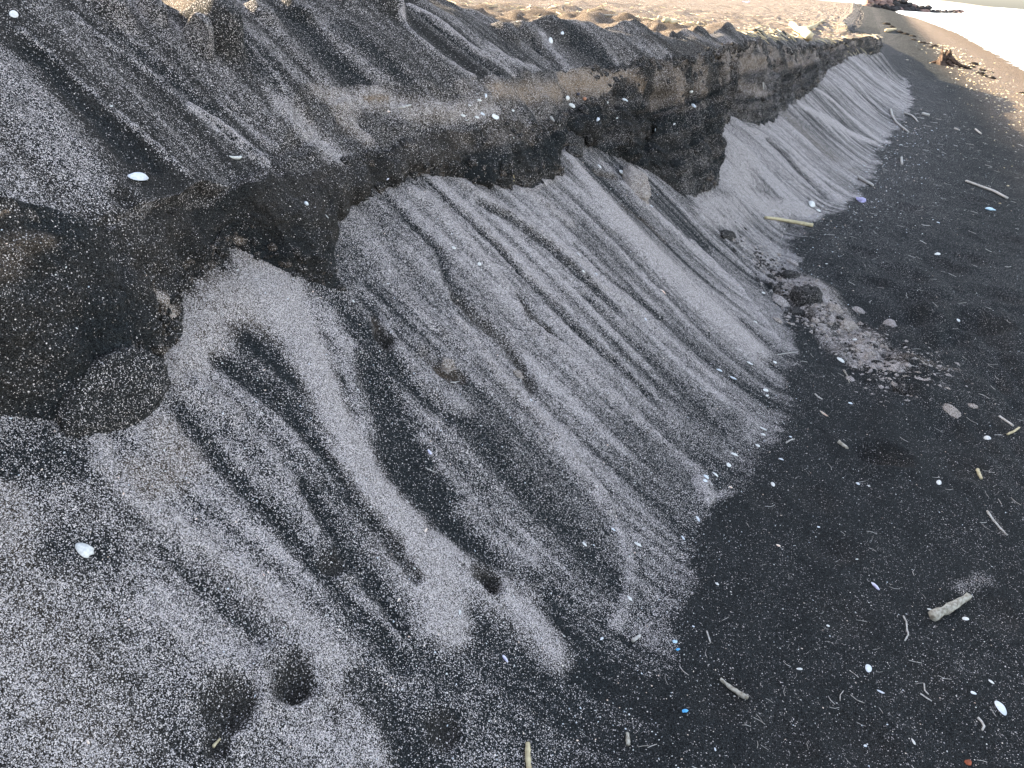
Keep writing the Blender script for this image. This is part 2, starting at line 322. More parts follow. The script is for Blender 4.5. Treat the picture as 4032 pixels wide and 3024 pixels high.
 ('U', [(1400,80),(1470,110),(1540,100)], [16,18,14], .08, .1, .0),
 ('U', [(420,160),(520,230)], [4,5], .35, .0, .006),
]
LET = {'B': 0, 'T': 1, 'C': 2, 'G': 3, 'U': 4, 'H': 5}
flat = P.reshape(-1, 3)
wx = .010*fbm3(N*9, Sg*9, Z*9, 3, 3) + .008*vn3(N*45, Sg*45, Z*45, 8)
wx2 = .009*fbm3(N*5, Sg*9, Z*9, 63, 3) + .008*vn3(N*45, Sg*45, Z*45, 68)
QN = (N+wx*.9); QS = Sg+wx2*(1+.15*np.clip(Sg-4, 0, 12)); 
fine = fbm2(u*30, N*6, 40, 3)
secf = [np.where(SEC == k)[0] for k in range(6)]
for secs, pts, hw, val, wm, rl in BANDS:
    if not isinstance(hw, (list, tuple)): hw = [hw]*len(pts)
    w3 = []; p3 = []; q3 = []
    for (x, y), h in zip(pts, hw):
        r_ = at(x*K, y*K)
        if r_[0] is None: continue
        if p3 and (r_[0]-p3[-1]).length > 1.2+.35*r_[0].y: continue
        p3.append(r_[0]); q3.append((x, y, h))
    if len(p3) < 2: continue
    for i, (x, y, h) in enumerate(q3):
        j0, j1 = max(0, i-1), min(len(q3)-1, i+1)
        dx, dy = q3[j1][0]-q3[j0][0], q3[j1][1]-q3[j0][1]; dl = math.hypot(dx, dy)+1e-6
        t3 = (p3[j1]-p3[j0]).normalized(); base_w = h*K/FPX*(p3[i]-ORI).length; ws = []
        for sg in (-1, 1):
            hh = at((x-dy/dl*h*sg)*K, (y+dx/dl*h*sg)*K)
            if hh[0] is None: continue
            v_ = hh[0]-p3[i]; ws.append(min((v_-t3*v_.dot(t3)).length, base_w*1.3))
        w3.append(max(base_w, sum(ws)/len(ws)) if ws else base_w*1.2)
    A = np.array([tuple(p) for p in p3]); wmax = max(w3)*1.7+.03
    lo = A.min(0)-wmax; hi = A.max(0)+wmax
    c0, c1 = np.searchsorted(S_ALL, [lo[1], hi[1]])
    rr = np.concatenate([secf[LET[c]] for c in secs])
    if c1-c0 < 2: continue
    sub = np.ix_(rr, np.arange(c0, c1))
    qn, qs, qz = QN[sub], QS[sub], Z[sub]
    best = np.full(qn.shape, 9.); wb = np.full(qn.shape, 1.); ends = np.ones(qn.shape)
    for i in range(len(A)-1):
        a, b = A[i], A[i+1]; d = b-a; L2 = float(d@d)+1e-9
        t = np.clip(((qn-a[0])*d[0]+(qs-a[1])*d[1]+(qz-a[2])*d[2])/L2, 0, 1)
        ww = w3[i]+(w3[i+1]-w3[i])*t
        dd = np.sqrt((qn-a[0]-d[0]*t)**2+(qs-a[1]-d[1]*t)**2+(qz-a[2]-d[2]*t)**2)/ww
        m = dd < best; best = np.where(m, dd, best)
    al = (1-sst(.25, 1.55, best+.16*fine[sub]))*(.90 if val > .25 else .78)
    light[sub] = light[sub]*(1-al) + (val+(.07*st2[sub]+.10*st3[sub])*min(1, val*2))*al
    warm[sub] = warm[sub]*(1-al) + wm*al
    rel[sub] += (1-sst(0, 1.3, best))*rl*1.15

# ragged foot of the slope: the pale grit thins out over the dark beach
# ------------------------------------------------------------------ relief
def normals(P):
    du = np.empty_like(P); dv = np.empty_like(P)
    du[:, 1:-1] = P[:, 2:]-P[:, :-2]; du[:, 0] = P[:, 1]-P[:, 0]; du[:, -1] = P[:, -1]-P[:, -2]
    dv[1:-1] = P[2:]-P[:-2]; dv[0] = P[1]-P[0]; dv[-1] = P[-1]-P[-2]
    n = np.cross(du, dv); n /= np.linalg.norm(n, axis=2, keepdims=True)+1e-12
    return n
nrm = normals(P)
disp = np.zeros((NR, NCOL))
for x, y, rp, hh in ((455,66,26,.13),(425,95,14,.10),(235,14,22,.06),(330,30,12,.05),(470,22,20,.05),(560,22,16,.04),(640,14,18,.05),(838,12,22,.06),(1090,76,14,.05),(1135,72,12,.03),(1195,60,18,.02)):
    q_ = at(x*K, y*K)[0]
    if q_ is None: continue
    ra = rp*K/FPX*(q_-ORI).length*1.5
    dd = np.sqrt(((N-q_.x)/1.5)**2+(Sg-q_.y)**2)/ra*(1+.3*fbm2(Sg*9, N*9, 77, 2))
    disp += np.where(U_ | H_, hh*(1-sst(.45, 1.25, dd)), 0)
amp = 1+.10*np.clip(Sg-4, 0, 10)
tal = np.where(T_, np.sin(np.pi*np.clip(par, 0, 1))**.5, 0)
disp += tal*amp*(.008*st1+.0035*st2+.0018*st3+.018*big)
disp += np.where(T_ | B_, rel, 0)
cl = np.where(C_, np.sin(np.pi*par)**.6, 0)
flute = streak(Sg*9+.4*fbm2(Sg*4, Z*6, 3, 2), Z*2.2, 51, 3)
lump = fbm3(N*6, Sg*6, Z*6, 61, 5, .6)
cam_ = sst(3.2, 4.6, Sg)
disp += cl*(.012*fbm3(N*26, Sg*26, Z*26, 67, 3, .6)+(.024+.03*cam_)*flute+(.07+.06*cam_)*lump+.035*fbm3(N*2.2, Sg*2.2, Z*2.2, 66, 3)) + np.where(C_, rel, 0)
fl2 = np.where(C_, np.abs(streak(Sg*5, Z*1.3, 91, 3))*sst(4.5, 5.5, Sg), 0)
disp -= cl*sst(.12, .5, fbm3(N*3.5, Sg*3.5, Z*2.6, 610, 4, .6))*(.05+.09*cam_)
disp -= cl*fl2*.13*(1+.05*np.clip(Sg-6, 0, 10))
gs = np.where(G_, np.sin(np.pi*par), 0)
disp += gs*(.016*fbm3(N*5, Sg*5, Z*34, 71, 3)+.05*lump+.03*flute) + np.where(G_, rel, 0)
up = np.where(U_, np.sin(np.pi*np.clip(par, 0, 1)*.96)**.6, 0)
upl = np.where(U_, par, 0)
disp += up*(.014*st1+.004*st2+.002*st3+.028*big) + np.where(U_, rel, 0)
P += nrm*disp[..., None]
# scalloped, wind-cut crest and low dunes behind it
cre = fbm2(Sg*1.7, N*.9, 101, 3); cre2 = fbm2(Sg*5.5, N*3.5, 111, 3)
cw = np.where(U_, sst(.45, 1, par), np.where(H_, 1, 0))
mid = sst(2.5, 4, Sg)*(1-sst(9, 14, Sg))
P[..., 2] += cw*((.055+.035*mid)*cre+(.026+.02*mid)*cre2-.03*np.abs(fbm2(Sg*3.1, N*.5, 117, 2)))*sst(.2, 1.5, Sg)
pd = np.where(H_, sst(0, .5, par), 0)
P[..., 2] += pd*(.08*fbm2(Sg*1.1, N*1.9, 121, 4)+.045*fbm2(Sg*3.2, N*6, 131, 3)+.018*fbm2(Sg*11, N*13, 132, 3))
_l = [at(x*K, y*K)[0] for x, y in ((1690,620),(1740,640),(1800,700),(1860,740),(1910,790),(1960,800))]
lm = np.zeros((NR, NCOL))
for q in _l:
    lm = np.maximum(lm, np.exp(-(((N-q.x)/.20)**2+((Sg-q.y)/.34)**2)))
P[..., 2] += np.where(B_ | T_, lm, 0)*(.025*np.maximum(0, fbm2(Sg*9, N*9, 301, 4, .6)+.1)*1.6+.016*np.abs(vn2(Sg*26, N*26, 302)))
light += np.where(B_ | T_, lm, 0)*.22*fbm2(Sg*12, N*12, 303, 3)
# beach undulations, trodden hollows
bd = np.where(B_, sst(0, .25, par), 0)
P[..., 2] += bd*(.018*fbm2(Sg*1.6, N*2.2, 141, 3)+.009*fbm2(Sg*5, N*7, 151, 4, .6)+.0025*fbm2(Sg*22, N*26, 152, 3))
tr = np.exp(-(((Sg-4.6)/1.5)**2+((N-.9)/.8)**2))
P[..., 2] += bd*tr*(.10*fbm2(Sg*2.0, N*4.2, 161, 3))
# dark wet pits and heel marks: (x, y, radius px, depth m, rim)
PITS = [(628,1478,44,.030),(490,1520,50,.022),(470,1608,26,.014),(1062,1254,24,.016),(720,1215,30,.010),(955,1572,42,.014),(832,722,22,.014),(1905,985,40,.030),(1945,842,26,.020),
        (2110,700,60,.040),(1990,650,55,.030),(2040,570,40,.022),(1880,610,34,.018),(1790,1185,50,.014),(1700,1600,60,.012),(1950,1010,26,.010),(2160,745,40,.02),(1650,1080,40,.006),(1720,500,30,.015),(2000,740,40,.03),(1995,1470,60,.006),(1890,985,44,.020),(1760,1070,50,.012),(2080,1020,46,.014),(1820,1330,54,.010),(2130,1320,50,.010),(1960,600,50,.030),(2150,640,46,.030),(1850,540,40,.02),(2090,560,34,.02),(2180,520,40,.02),(1960,450,30,.02),(2100,430,28,.02),(2170,900,44,.015),(1560,1500,60,.010),(1850,1590,60,.010),(700,440,22,.02),(265,425,26,.014)]
for x, y, rp, dep in PITS:
    r_ = at(x*K, y*K)
    if r_[0] is None: continue
    c = r_[0]; rad = rp*K/FPX*(c-ORI).length*1.15
    c0, c1 = np.searchsorted(S_ALL, [c.y-rad*3, c.y+rad*3]); sl_ = (slice(None), slice(c0, c1))
    q = np.sqrt((QN[sl_]-c.x)**2+(QS[sl_]-c.y)**2+(Z[sl_]-c.z)**2)/rad
    q = q*(1+.22*fbm2(QS[sl_]*9/rad*.06, QN[sl_]*9/rad*.06, int(x), 2))
    P[sl_][..., 2] += -dep*1.35*(1-sst(.25, 1.05, q))+dep*.38*np.exp(-((q-1.3)/.3)**2)
    k = (1-sst(.6, 1.15, q))*(.85 if x < 1500 else .35)
    light[sl_] = light[sl_]*(1-k)+k*.09; warm[sl_] = warm[sl_]*(1-k)+k*.06
light = np.clip(light, .015, 1); light = np.clip(1.42*light**1.55, .010, 1); warm = np.clip(warm, 0, 1)
# grit tongues end on the beach with a soft speckled fringe
fr = np.where(B_, 1-sst(0, .05, par-.05-.10*fbm2(Sg*3.2, N*.6, 171, 2)-.02*vn2(Sg*22, N*9, 172)), 0)
toe_row = light[SEC == 1][2:14].mean(0)
light = np.where(B_, light*(1-fr)+fr*np.maximum(light, toe_row[None, :]*.8), light)
# sunlit tone painted paler seaward, thin drift of pale crumbs on the far beach, straw on the plateau
light = np.where(B_, light+.10*sst(1.9, 3.4, N), light)  # sunlit paleness painted into the sand beyond the scarp's shadow edge
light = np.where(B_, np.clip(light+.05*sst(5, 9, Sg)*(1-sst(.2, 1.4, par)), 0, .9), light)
straw = np.where(H_, sst(7, 14, Sg)*.10, 0)
light = np.clip(light+straw, 0, .95)
warm = np.where(B_, np.clip(warm*.6+.01+.50*sst(1.7, 3.4, N+.25*fbm2(Sg*.8, N*1.5, 189, 3)), 0, 1), warm)  # dry tan sand, plus sunlit warmth painted in past the shadow edge
damp = np.where(B_, sst(3.6, 4.7, N+.15*fbm2(Sg*.5, N, 181, 3)), 0)
light = light*(1-.6*damp)
NRM = normals(P)

# ------------------------------------------------------------------ materials
def newmat(name):
    m = bpy.data.materials.new(name); m.use_nodes = True; t = m.node_tree; t.nodes.clear()
    o = t.nodes.new('ShaderNodeOutputMaterial'); b = t.nodes.new('ShaderNodeBsdfPrincipled'); t.links.new(b.outputs[0], o.inputs[0])
    return m, t, b
def mth(t, op, a, b=None, c=None, clamp=False):
    n = t.nodes.new('ShaderNodeMath'); n.operation = op; n.use_clamp = clamp
    for i, v in enumerate((a, b, c)):
        if v is None: continue
        if isinstance(v, (int, float)): n.inputs[i].default_value = v
        else: t.links.new(v, n.inputs[i])
    return n.outputs[0]
def mixc(t, f, a, b):
    n = t.nodes.new('ShaderNodeMix'); n.data_type = 'RGBA'
    for s_, v in ((n.inputs[0], f), (n.inputs[6], a), (n.inputs[7], b)):
        if isinstance(v, (int, float)): s_.default_value = v
        elif isinstance(v, tuple): s_.default_value = (*v, 1)
        else: t.links.new(v, s_)
    return n.outputs[2]
def sand_material(attr=True, name='sand', lt=.06, wm=.3):
    m, t, b = newmat(name); L = t.links.new
    geo = t.nodes.new('ShaderNodeTexCoord'); pos = geo.outputs['Object']
    def vor(scale, rnd=1):
        v = t.nodes.new('ShaderNodeTexVoronoi'); v.inputs['Scale'].default_value = scale; L(pos, v.inputs['Vector']); return v
    def noi(scale, det=3, rough=.5):
        n = t.nodes.new('ShaderNodeTexNoise'); n.inputs['Scale'].default_value = scale; n.inputs['Detail'].default_value = det; n.inputs['Roughness'].default_value = rough; L(pos, n.inputs['Vector']); return n
    if attr:
        a1 = t.nodes.new('ShaderNodeAttribute'); a1.attribute_name = 'grit'; lig = a1.outputs['Fac']
        a2 = t.nodes.new('ShaderNodeAttribute'); a2.attribute_name = 'tan'; war = a2.outputs['Fac']
    else:
        v1 = t.nodes.new('ShaderNodeValue'); v1.outputs[0].default_value = lt; lig = v1.outputs[0]
        v2 = t.nodes.new('ShaderNodeValue'); v2.outputs[0].default_value = wm; war = v2.outputs[0]
    n1 = noi(26, 4, .6)
    dens = mth(t, 'MULTIPLY', lig, mth(t, 'MULTIPLY_ADD', n1.outputs['Fac'], 1.8, .10))
    cur = None; base = None
    n2 = noi(420, 2, .6); n3 = noi(7, 5, .6)
    dark = mixc(t, n3.outputs['Fac'], (.0075, .0095, .0105), (.016, .0185, .0205))
    tanc = mixc(t, n3.outputs['Fac'], (.105, .078, .055), (.20, .155, .115))
    base = mixc(t, war, dark, tanc)
    gr = mth(t, 'MULTIPLY_ADD', n2.outputs['Fac'], 1.5, .30)
    bm = t.nodes.new('ShaderNodeMix'); bm.data_type = 'RGBA'; bm.blend_type = 'MULTIPLY'; bm.inputs[0].default_value = 1
    L(base, bm.inputs[6]); cb = t.nodes.new('ShaderNodeCombineColor'); [L(gr, cb.inputs[i]) for i in range(3)]; L(cb.outputs[0], bm.inputs[7])
    base = bm.outputs[2]
    vg = vor(640); sg_ = t.nodes.new('ShaderNodeSeparateColor'); L(vg.outputs['Color'], sg_.inputs[0])
    gv = mth(t, 'MULTIPLY_ADD', mth(t, 'POWER', sg_.outputs[1], 2.5), 3.4, .35)
    gc = mixc(t, sg_.outputs[2], (.98, .99, 1.0), (1.15, .98, .86)); vm = t.nodes.new('ShaderNodeVectorMath'); vm.operation = 'SCALE'; L(gc, vm.inputs[0]); L(gv, vm.inputs['Scale'])
    b2_ = t.nodes.new('ShaderNodeMix'); b2_.data_type = 'RGBA'; b2_.blend_type = 'MULTIPLY'; b2_.inputs[0].default_value = 1; L(base, b2_.inputs[6]); L(vm.outputs[0], b2_.inputs[7])
    base = b2_.outputs[2]
    mask = None; hgt = None
    for sc, k, thr in ((310, .58, .48), (520, 1.35, .57)):
        v = vor(sc); sp_ = t.nodes.new('ShaderNodeSeparateColor'); L(v.outputs['Color'], sp_.inputs[0])
        on = mth(t, 'LESS_THAN', sp_.outputs[0], mth(t, 'MULTIPLY', dens, k))
        sz = mth(t, 'MULTIPLY_ADD', sp_.outputs[1], .34, thr-.12)
        ins = mth(t, 'LESS_THAN', v.outputs['Distance'], sz)
        f = mth(t, 'MULTIPLY', on, ins)
        val = mth(t, 'MULTIPLY_ADD', sp_.outputs[2], .80, .10)
        fc = mixc(t, sp_.outputs[1], (.88, .80, .82), (.96, .85, .79))
        fc = mixc(t, mth(t, 'MULTIPLY', war, .6), fc, (.82, .70, .56))
        mm = t.nodes.new('ShaderNodeMix'); mm.data_type = 'RGBA'; mm.blend_type = 'MULTIPLY'; mm.inputs[0].default_value = 1
        cb = t.nodes.new('ShaderNodeCombineColor'); [L(val, cb.inputs[i]) for i in range(3)]
        L(fc, mm.inputs[6]); L(cb.outputs[0], mm.inputs[7])
        base = mixc(t, f, base, mm.outputs[2])
        hh = mth(t, 'MULTIPLY', f, .0012 if sc < 300 else .0007)
        hgt = hh if hgt is None else mth(t, 'ADD', hgt, hh)
    L(base, b.inputs['Base Color'])
    nb = noi(60, 4, .65)
    hgt = mth(t, 'ADD', hgt, mth(t, 'MULTIPLY', nb.outputs['Fac'], .006))
    hgt = mth(t, 'ADD', hgt, mth(t, 'MULTIPLY', n2.outputs['Fac'], .0016))
    bp = t.nodes.new('ShaderNodeBump'); bp.inputs['Strength'].default_value = .9; bp.inputs['Distance'].default_value = 1.0
    L(hgt, bp.inputs['Height']); L(bp.outputs[0], b.inputs['Normal'])
    b.inputs['Roughness'].default_value = .95; b.inputs['Specular IOR Level'].default_value = .08
    return m
SAND = sand_material(True, 'sand')
def plain(name, c, rough=.6, spec=.4, var=.25, scale=40, c2=None, bump=.0, sss=0, bscale=None, tr=0):
    m, t, b = newmat(name); L = t.links.new
    tc = t.nodes.new('ShaderNodeTexCoord')
    n = t.nodes.new('ShaderNodeTexNoise'); n.inputs['Scale'].default_value = scale; n.inputs['Detail'].default_value = 5; L(tc.outputs['Object'], n.inputs['Vector'])
    c2 = c2 or tuple(x*(1-var*2) for x in c)
    rmp = t.nodes.new('ShaderNodeValToRGB'); rmp.color_ramp.elements[0].position = .38; rmp.color_ramp.elements[1].position = .62
    rmp.color_ramp.elements[0].color = (*c2, 1); rmp.color_ramp.elements[1].color = (*c, 1)
    L(n.outputs['Fac'], rmp.inputs[0]); L(rmp.outputs[0], b.inputs['Base Color'])
    b.inputs['Roughness'].default_value = rough; b.inputs['Specular IOR Level'].default_value = spec
    if bump:
        bp = t.nodes.new('ShaderNodeBump'); bp.inputs['Distance'].default_value = bump; bp.inputs['Strength'].default_value = 1
        n4 = t.nodes.new('ShaderNodeTexNoise'); n4.inputs['Scale'].default_value = bscale or scale*3; n4.inputs['Detail'].default_value = 5; L(tc.outputs['Object'], n4.inputs['Vector'])
        L(n4.outputs['Fac'], bp.inputs['Height']); L(bp.outputs[0], b.inputs['Normal'])
    return m

# ------------------------------------------------------------------ meshes of the ground
def mesh_obj(name, V, Fq, mat, smooth=True, parent=None, nor=None):
    me = bpy.data.meshes.new(name)
    V = np.asarray(V, dtype=np.float32); Fq = np.asarray(Fq, dtype=np.int32)
    me.vertices.add(len(V)); me.vertices.foreach_set('co', V.ravel())
    k = Fq.shape[1]; me.loops.add(Fq.size); me.loops.foreach_set('vertex_index', Fq.ravel())
    me.polygons.add(len(Fq)); me.polygons.foreach_set('loop_start', np.arange(0, Fq.size, k, dtype=np.int32))
    if smooth: me.polygons.foreach_set('use_smooth', np.ones(len(Fq), dtype=bool))
    me.update(calc_edges=True); me.materials.append(mat)
    o = bpy.data.objects.new(name, me); col.objects.link(o)
    if parent: o.parent = parent
    return o
def sheet(name, r0, r1):
    V = P[r0:r1].reshape(-1, 3)
    o = mesh_obj(name, V, grid_faces(r1-r0, NCOL), SAND)
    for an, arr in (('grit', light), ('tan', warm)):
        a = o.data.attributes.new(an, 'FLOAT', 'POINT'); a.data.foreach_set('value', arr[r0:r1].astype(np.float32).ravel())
    o.data.normals_split_custom_set_from_vertices(NRM[r0:r1].reshape(-1, 3).tolist())
    o['kind'] = 'structure'
    return o
i_t = int(np.argmax(SEC == 1)); i_h = int(np.argmax(SEC == 5))
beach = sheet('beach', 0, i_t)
scarp = sheet('sand_scarp', i_t-1, i_h)
plateau = sheet('upper_beach', i_h-1, NR)
PC = P[::2, ::2]; FB = BVHTree.FromPolygons(PC.reshape(-1, 3).tolist(), grid_faces(PC.shape[0], PC.shape[1]).tolist())
def tag(o, label, cat, group=None, kind=None):
    if label: o['label'] = label
    if cat: o['category'] = cat
    if group: o['group'] = group
    if kind: o['kind'] = kind
    return o

# wide ground below everything, sea, distant coast
sea_m, t, b = newmat('sea'); L = t.links.new
tc = t.nodes.new('ShaderNodeTexCoord')
mp = t.nodes.new('ShaderNodeMapping'); mp.inputs['Scale'].default_value = (.55, .16, 1); L(tc.outputs['Object'], mp.inputs['Vector'])
n = t.nodes.new('ShaderNodeTexNoise'); n.inputs['Scale'].default_value = 1.6; n.inputs['Detail'].default_value = 7; n.inputs['Roughness'].default_value = .62; L(mp.outputs[0], n.inputs['Vector'])
rmp = t.nodes.new('ShaderNodeValToRGB'); rmp.color_ramp.elements[0].position = .30; rmp.color_ramp.elements[1].position = .44
rmp.color_ramp.elements[0].color = (.22, .25, .26, 1); rmp.color_ramp.elements[1].color = (.80, .82, .82, 1)
L(n.outputs['Fac'], rmp.inputs[0]); L(rmp.outputs[0], b.inputs['Base Color']); b.inputs['Roughness'].default_value = .25
bp = t.nodes.new('ShaderNodeBump'); bp.inputs['Distance'].default_value = .06; L(n.outputs['Fac'], bp.inputs['Height']); L(bp.outputs[0], b.inputs['Normal'])
sy = np.concatenate([np.linspace(-60, 0, 8), grow(1, 9000, lambda s: .6+.05*s)]); sx = grow(2.5, 9000, lambda s: .3+.06*s)
sx = np.concatenate([[-300, -60, -20, -6, 0], sx])
gx, gy = np.meshgrid(sx, sy); gz = np.full_like(gx, -.30)
gz += np.where(gx > 2, .035*fbm2(gx*.35, gy*.12, 201, 4), 0)*sst(5.5, 9, gx)
gz = np.where(gx < 2.2, -1.2, gz)
sea = mesh_obj('sea', np.stack([gx, gy, gz], -1).reshape(-1, 3), grid_faces(*gx.shape)[:, ::-1], sea_m); sea['kind'] = 'structure'

# hidden land far behind the upper beach, so that the ground reaches the horizon
gy2 = np.concatenate([[-60, -2.5], grow(1, 6000, lambda s: 1+.12*s)]); gx2 = np.array([-6000, -2000, -600, -200, -80, -45, -30.])
ax, ay = np.meshgrid(gx2, gy2)
az = .9+.4*fbm2(ax*.03, ay*.03, 211, 3)-.9
land_m = plain('dry_sand_far', (.20, .165, .12), .9, .2, .2, .8)
land = mesh_obj('dunes', np.stack([ax, ay, az+.2], -1).reshape(-1, 3), grid_faces(*ax.shape)[:, ::-1], land_m); land['kind'] = 'structure'

# ------------------------------------------------------------------ loose things
def hitp(px, py, dz=0):
    h = FB.ray_cast(ORI, ray(px, py))
    return (h[0], h[1]) if h[0] is not None else (None, None)
def frame(px, py, ang, length):
    """origin, surface normal, tangent along an image direction, real length of a px extent"""
    p, n = hitp(px, py)
    if n.dot(ORI-p) < 0: n = -n
    a = math.radians(ang); r_ = ray(px+math.cos(a)*6, py-math.sin(a)*6)
    den = r_.dot(n); q = ORI+r_*((p-ORI).dot(n)/den) if abs(den) > .12 else p+CR*math.cos(a)+CU*math.sin(a)
    tdir = (q-p); tdir -= n*tdir.dot(n); tdir.normalize()
    d = (p-ORI).length
    vd = (p-ORI).normalized(); fs = math.sqrt(max(.12, 1-tdir.dot(vd)**2))
    return p, n, tdir, length/FPX*d/fs, d
WHITE = [plain('shell_white', (.74, .73, .70), .5, .3, .12, 160, (.56, .55, .54)), plain('shell_bluish', (.56, .60, .66), .5, .3, .12, 160, (.70, .71, .74))]
PURP = plain('shell_purple', (.26, .22, .38), .35, .5, .1, 50, (.78, .78, .90)); PEACH = plain('shell_peach', (.78, .55, .42), .5, .4, .1, 80, (.82, .74, .66))
BONE = plain('pale_bark', (.46, .43, .37), .8, .2, .2, 90, (.22, .19, .15), .002, bscale=300)
REED = plain('reed_yellow', (.55, .47, .30), .7, .3, .15, 60, (.38, .31, .19), .001, bscale=200)
STRAW = plain('straw_sunbleached', (.62, .52, .35), .8, .2, .15, 9, (.36, .28, .17))
TWIG = plain('twig_grey', (.50, .48, .46), .8, .2, .2, 90, (.32, .29, .26))
BARK = plain('stump_wood', (.11, .075, .06), .9, .1, .2, 14, (.03, .022, .018), .02, bscale=30)
WEED = plain('dark_weed', (.035, .026, .02), .8, .2, .2, 30, (.015, .012, .01))
PLAS_B = plain('blue_plastic', (.08, .38, .72), .35, .5, .05, 20); PLAS_L = plain('pale_blue_plastic', (.50, .68, .82), .4, .5, .1, 30)
LILAC = plain('lilac_plastic', (.42, .38, .62), .4, .5, .1, 30); ORANGE = plain('orange_pebble', (.52, .24, .14), .6, .4, .2, 60); RUST = plain('rust_leaf', (.35, .10, .05), .8, .2, .2, 60)
DARKP = plain('dark_pebble', (.05, .05, .07), .5, .4, .1, 60)
ROCKD = plain('boulder_dark', (.055, .05, .05), .9, .2, .2, .9, (.025, .022, .024), .1, bscale=2)
ROCKP = plain('boulder_pink', (.30, .20, .17), .9, .2, .2, .9, (.15, .10, .09), .1, bscale=2)
CL_D = sand_material(False, 'clod_dark', .07, .04); CL_T = sand_material(False, 'clod_tan', .55, .5); CL_G = sand_material(False, 'clod_grey', .75, .2)

def basis(p, n, t, roll=0):
    b_ = n.cross(t).normalized(); t2 = b_.cross(n).normalized()
    m = Matrix((t2, b_, n)).transposed().to_4x4(); m.translation = p
    return m @ Matrix.Rotation(roll, 4, 'X')
def valve_mesh(L_, w, h, cup=False, broken=0, seed=0, name='shell'):
    r = random.Random(seed); NA, NR_ = 22, 5; V = []; Fc = []
    def rim(a):
        x = math.cos(a); y = math.sin(a)
        pt = 1-.16*x*(1 if r0 > .5 else -1)
        k = 1.0
        if broken and x > .1: k = 1-.45*min(1, (x-.1)*1.3)*(.75+.25*math.sin(a*7+seed))
        return x*L_/2*k, y*w/2*pt
    r0 = r.random()
    th = max(.0009, L_*.035)
    for side in (0, 1):
        for i in range(NR_+1):
            q = i/NR_
            for j in range(NA):
                x, y = rim(2*math.pi*j/NA)
                dome = h*(1-q**2.2)
                z = dome if not cup else h*.9*q**2.0
                z += (-th if side else 0)*(1-.75*q) + .03*h*math.sin(q*22)
                V.append((x*q, y*q, z))
    for side in (0, 1):
        o = side*(NR_+1)*NA
        for i in range(NR_):
            for j in range(NA):
                k = (j+1) % NA
                f = (o+i*NA+j, o+(i+1)*NA+j, o+(i+1)*NA+k, o+i*NA+k)
                Fc.append(f if not side else f[::-1])
    o1 = NR_*NA; o2 = (NR_+1)*NA+NR_*NA
    for j in range(NA):
        k = (j+1) % NA; Fc.append((o1+j, o2+j, o2+k, o1+k))
    return V, Fc
def simple(name, V, Fc, mat, M=None, smooth=True):
    me = bpy.data.meshes.new(name); me.from_pydata(V, [], Fc); me.validate(); me.update()
    for p_ in me.polygons: p_.use_smooth = smooth
    me.materials.append(mat); o = bpy.data.objects.new(name, me); col.objects.link(o)
    if M is not None: o.matrix_world = M
    return o
def shell(px, py, L_px, ang, kind, label, mat=None, ratio=.5, grp=None):
    p, n, t, L_, d = frame(px, py, ang, L_px)
    r = random.Random(int(px*7+py)); L_ *= .74
    if kind == 'r':      # only the curved rim stands out of the sand
        V = []; Fc = []; k = 14
        for i in range(k+1):
            a = math.pi*(.05+.9*i/k); wd = L_*.10*math.sin(math.pi*i/k)+L_*.02
            for (dx, z) in ((0, 0), (0, wd*1.6), (-wd, wd*1.5), (-wd, 0)):
                rad = L_/2+dx; V.append((math.cos(a)*rad, -math.sin(a)*rad*.62, z))
            if i:
                b0 = (i-1)*4; c0 = i*4
                for e in range(4): Fc.append((b0+e, b0+(e+1) % 4, c0+(e+1) % 4, c0+e))
        o = simple('shell', V, Fc, mat or WHITE[0], basis(p, n, t))
    elif kind == 'p':
        V, Fc = blob(L_/2, L_/2*.75, L_/2*.55, int(px), 1, .12)
        o = simple('pebble', V, Fc, mat or WHITE[1], basis(p+n*L_*.12, n, t))
    else:
        V, Fc = valve_mesh(L_, L_*ratio, L_*.16, kind == 'c', kind == 'f', int(px))
        M = basis(p+n*(L_*.05), n, t, r.uniform(-.22, .22))
        o = simple('shell' if kind != 'f' else 'broken_shell', V, Fc, mat or WHITE[r.random() < .25], M)
    tag(o, label, 'pebble' if kind == 'p' else 'shell', grp)
    return o
def ico(sub):
    import bmesh
    bm = bmesh.new(); bmesh.ops.create_icosphere(bm, subdivisions=sub, radius=1)
    V = np.array([v.co[:] for v in bm.verts]); Fc = [tuple(v.index for v in f.verts) for f in bm.faces]; bm.free(); return V, Fc
def blob(a, b_, c, seed, sub=3, rough=.25, fr=1.6):
    V, Fc = ico(sub)
    k = 1+rough*fbm3(V[:, 0]*fr+seed*.37, V[:, 1]*fr+seed*.11, V[:, 2]*fr, seed, 4, .6)
    V = V*k[:, None]*np.array([a, b_, c])
    return V.tolist(), Fc
def tube(pts, rad, sides=7, seed=0, rough=.12, flat=1.0, up=Vector((0, 0, 1))):
    r = random.Random(seed); V = []; Fc = []; n = len(pts)
    for i, p in enumerate(pts):
        d = (pts[min(i+1, n-1)]-pts[max(i-1, 0)]).normalized(); s1 = d.cross(up)
        s1 = s1.normalized() if s1.length > 1e-4 else Vector((1, 0, 0)); u1 = s1.cross(d)
        for k in range(sides):
            a = 2*math.pi*k/sides; q = rad[i]*(1+r.uniform(-rough, rough))
            V.append(tuple(p+s1*math.cos(a)*q+u1*math.sin(a)*q*flat))
    for i in range(n-1):
        for k in range(sides):
            m = (k+1) % sides; Fc.append((i*sides+k, i*sides+m, (i+1)*sides+m, (i+1)*sides+k))
    Fc.append(tuple(range(sides))[::-1]); Fc.append(tuple((n-1)*sides+k for k in range(sides)))
    return V, Fc
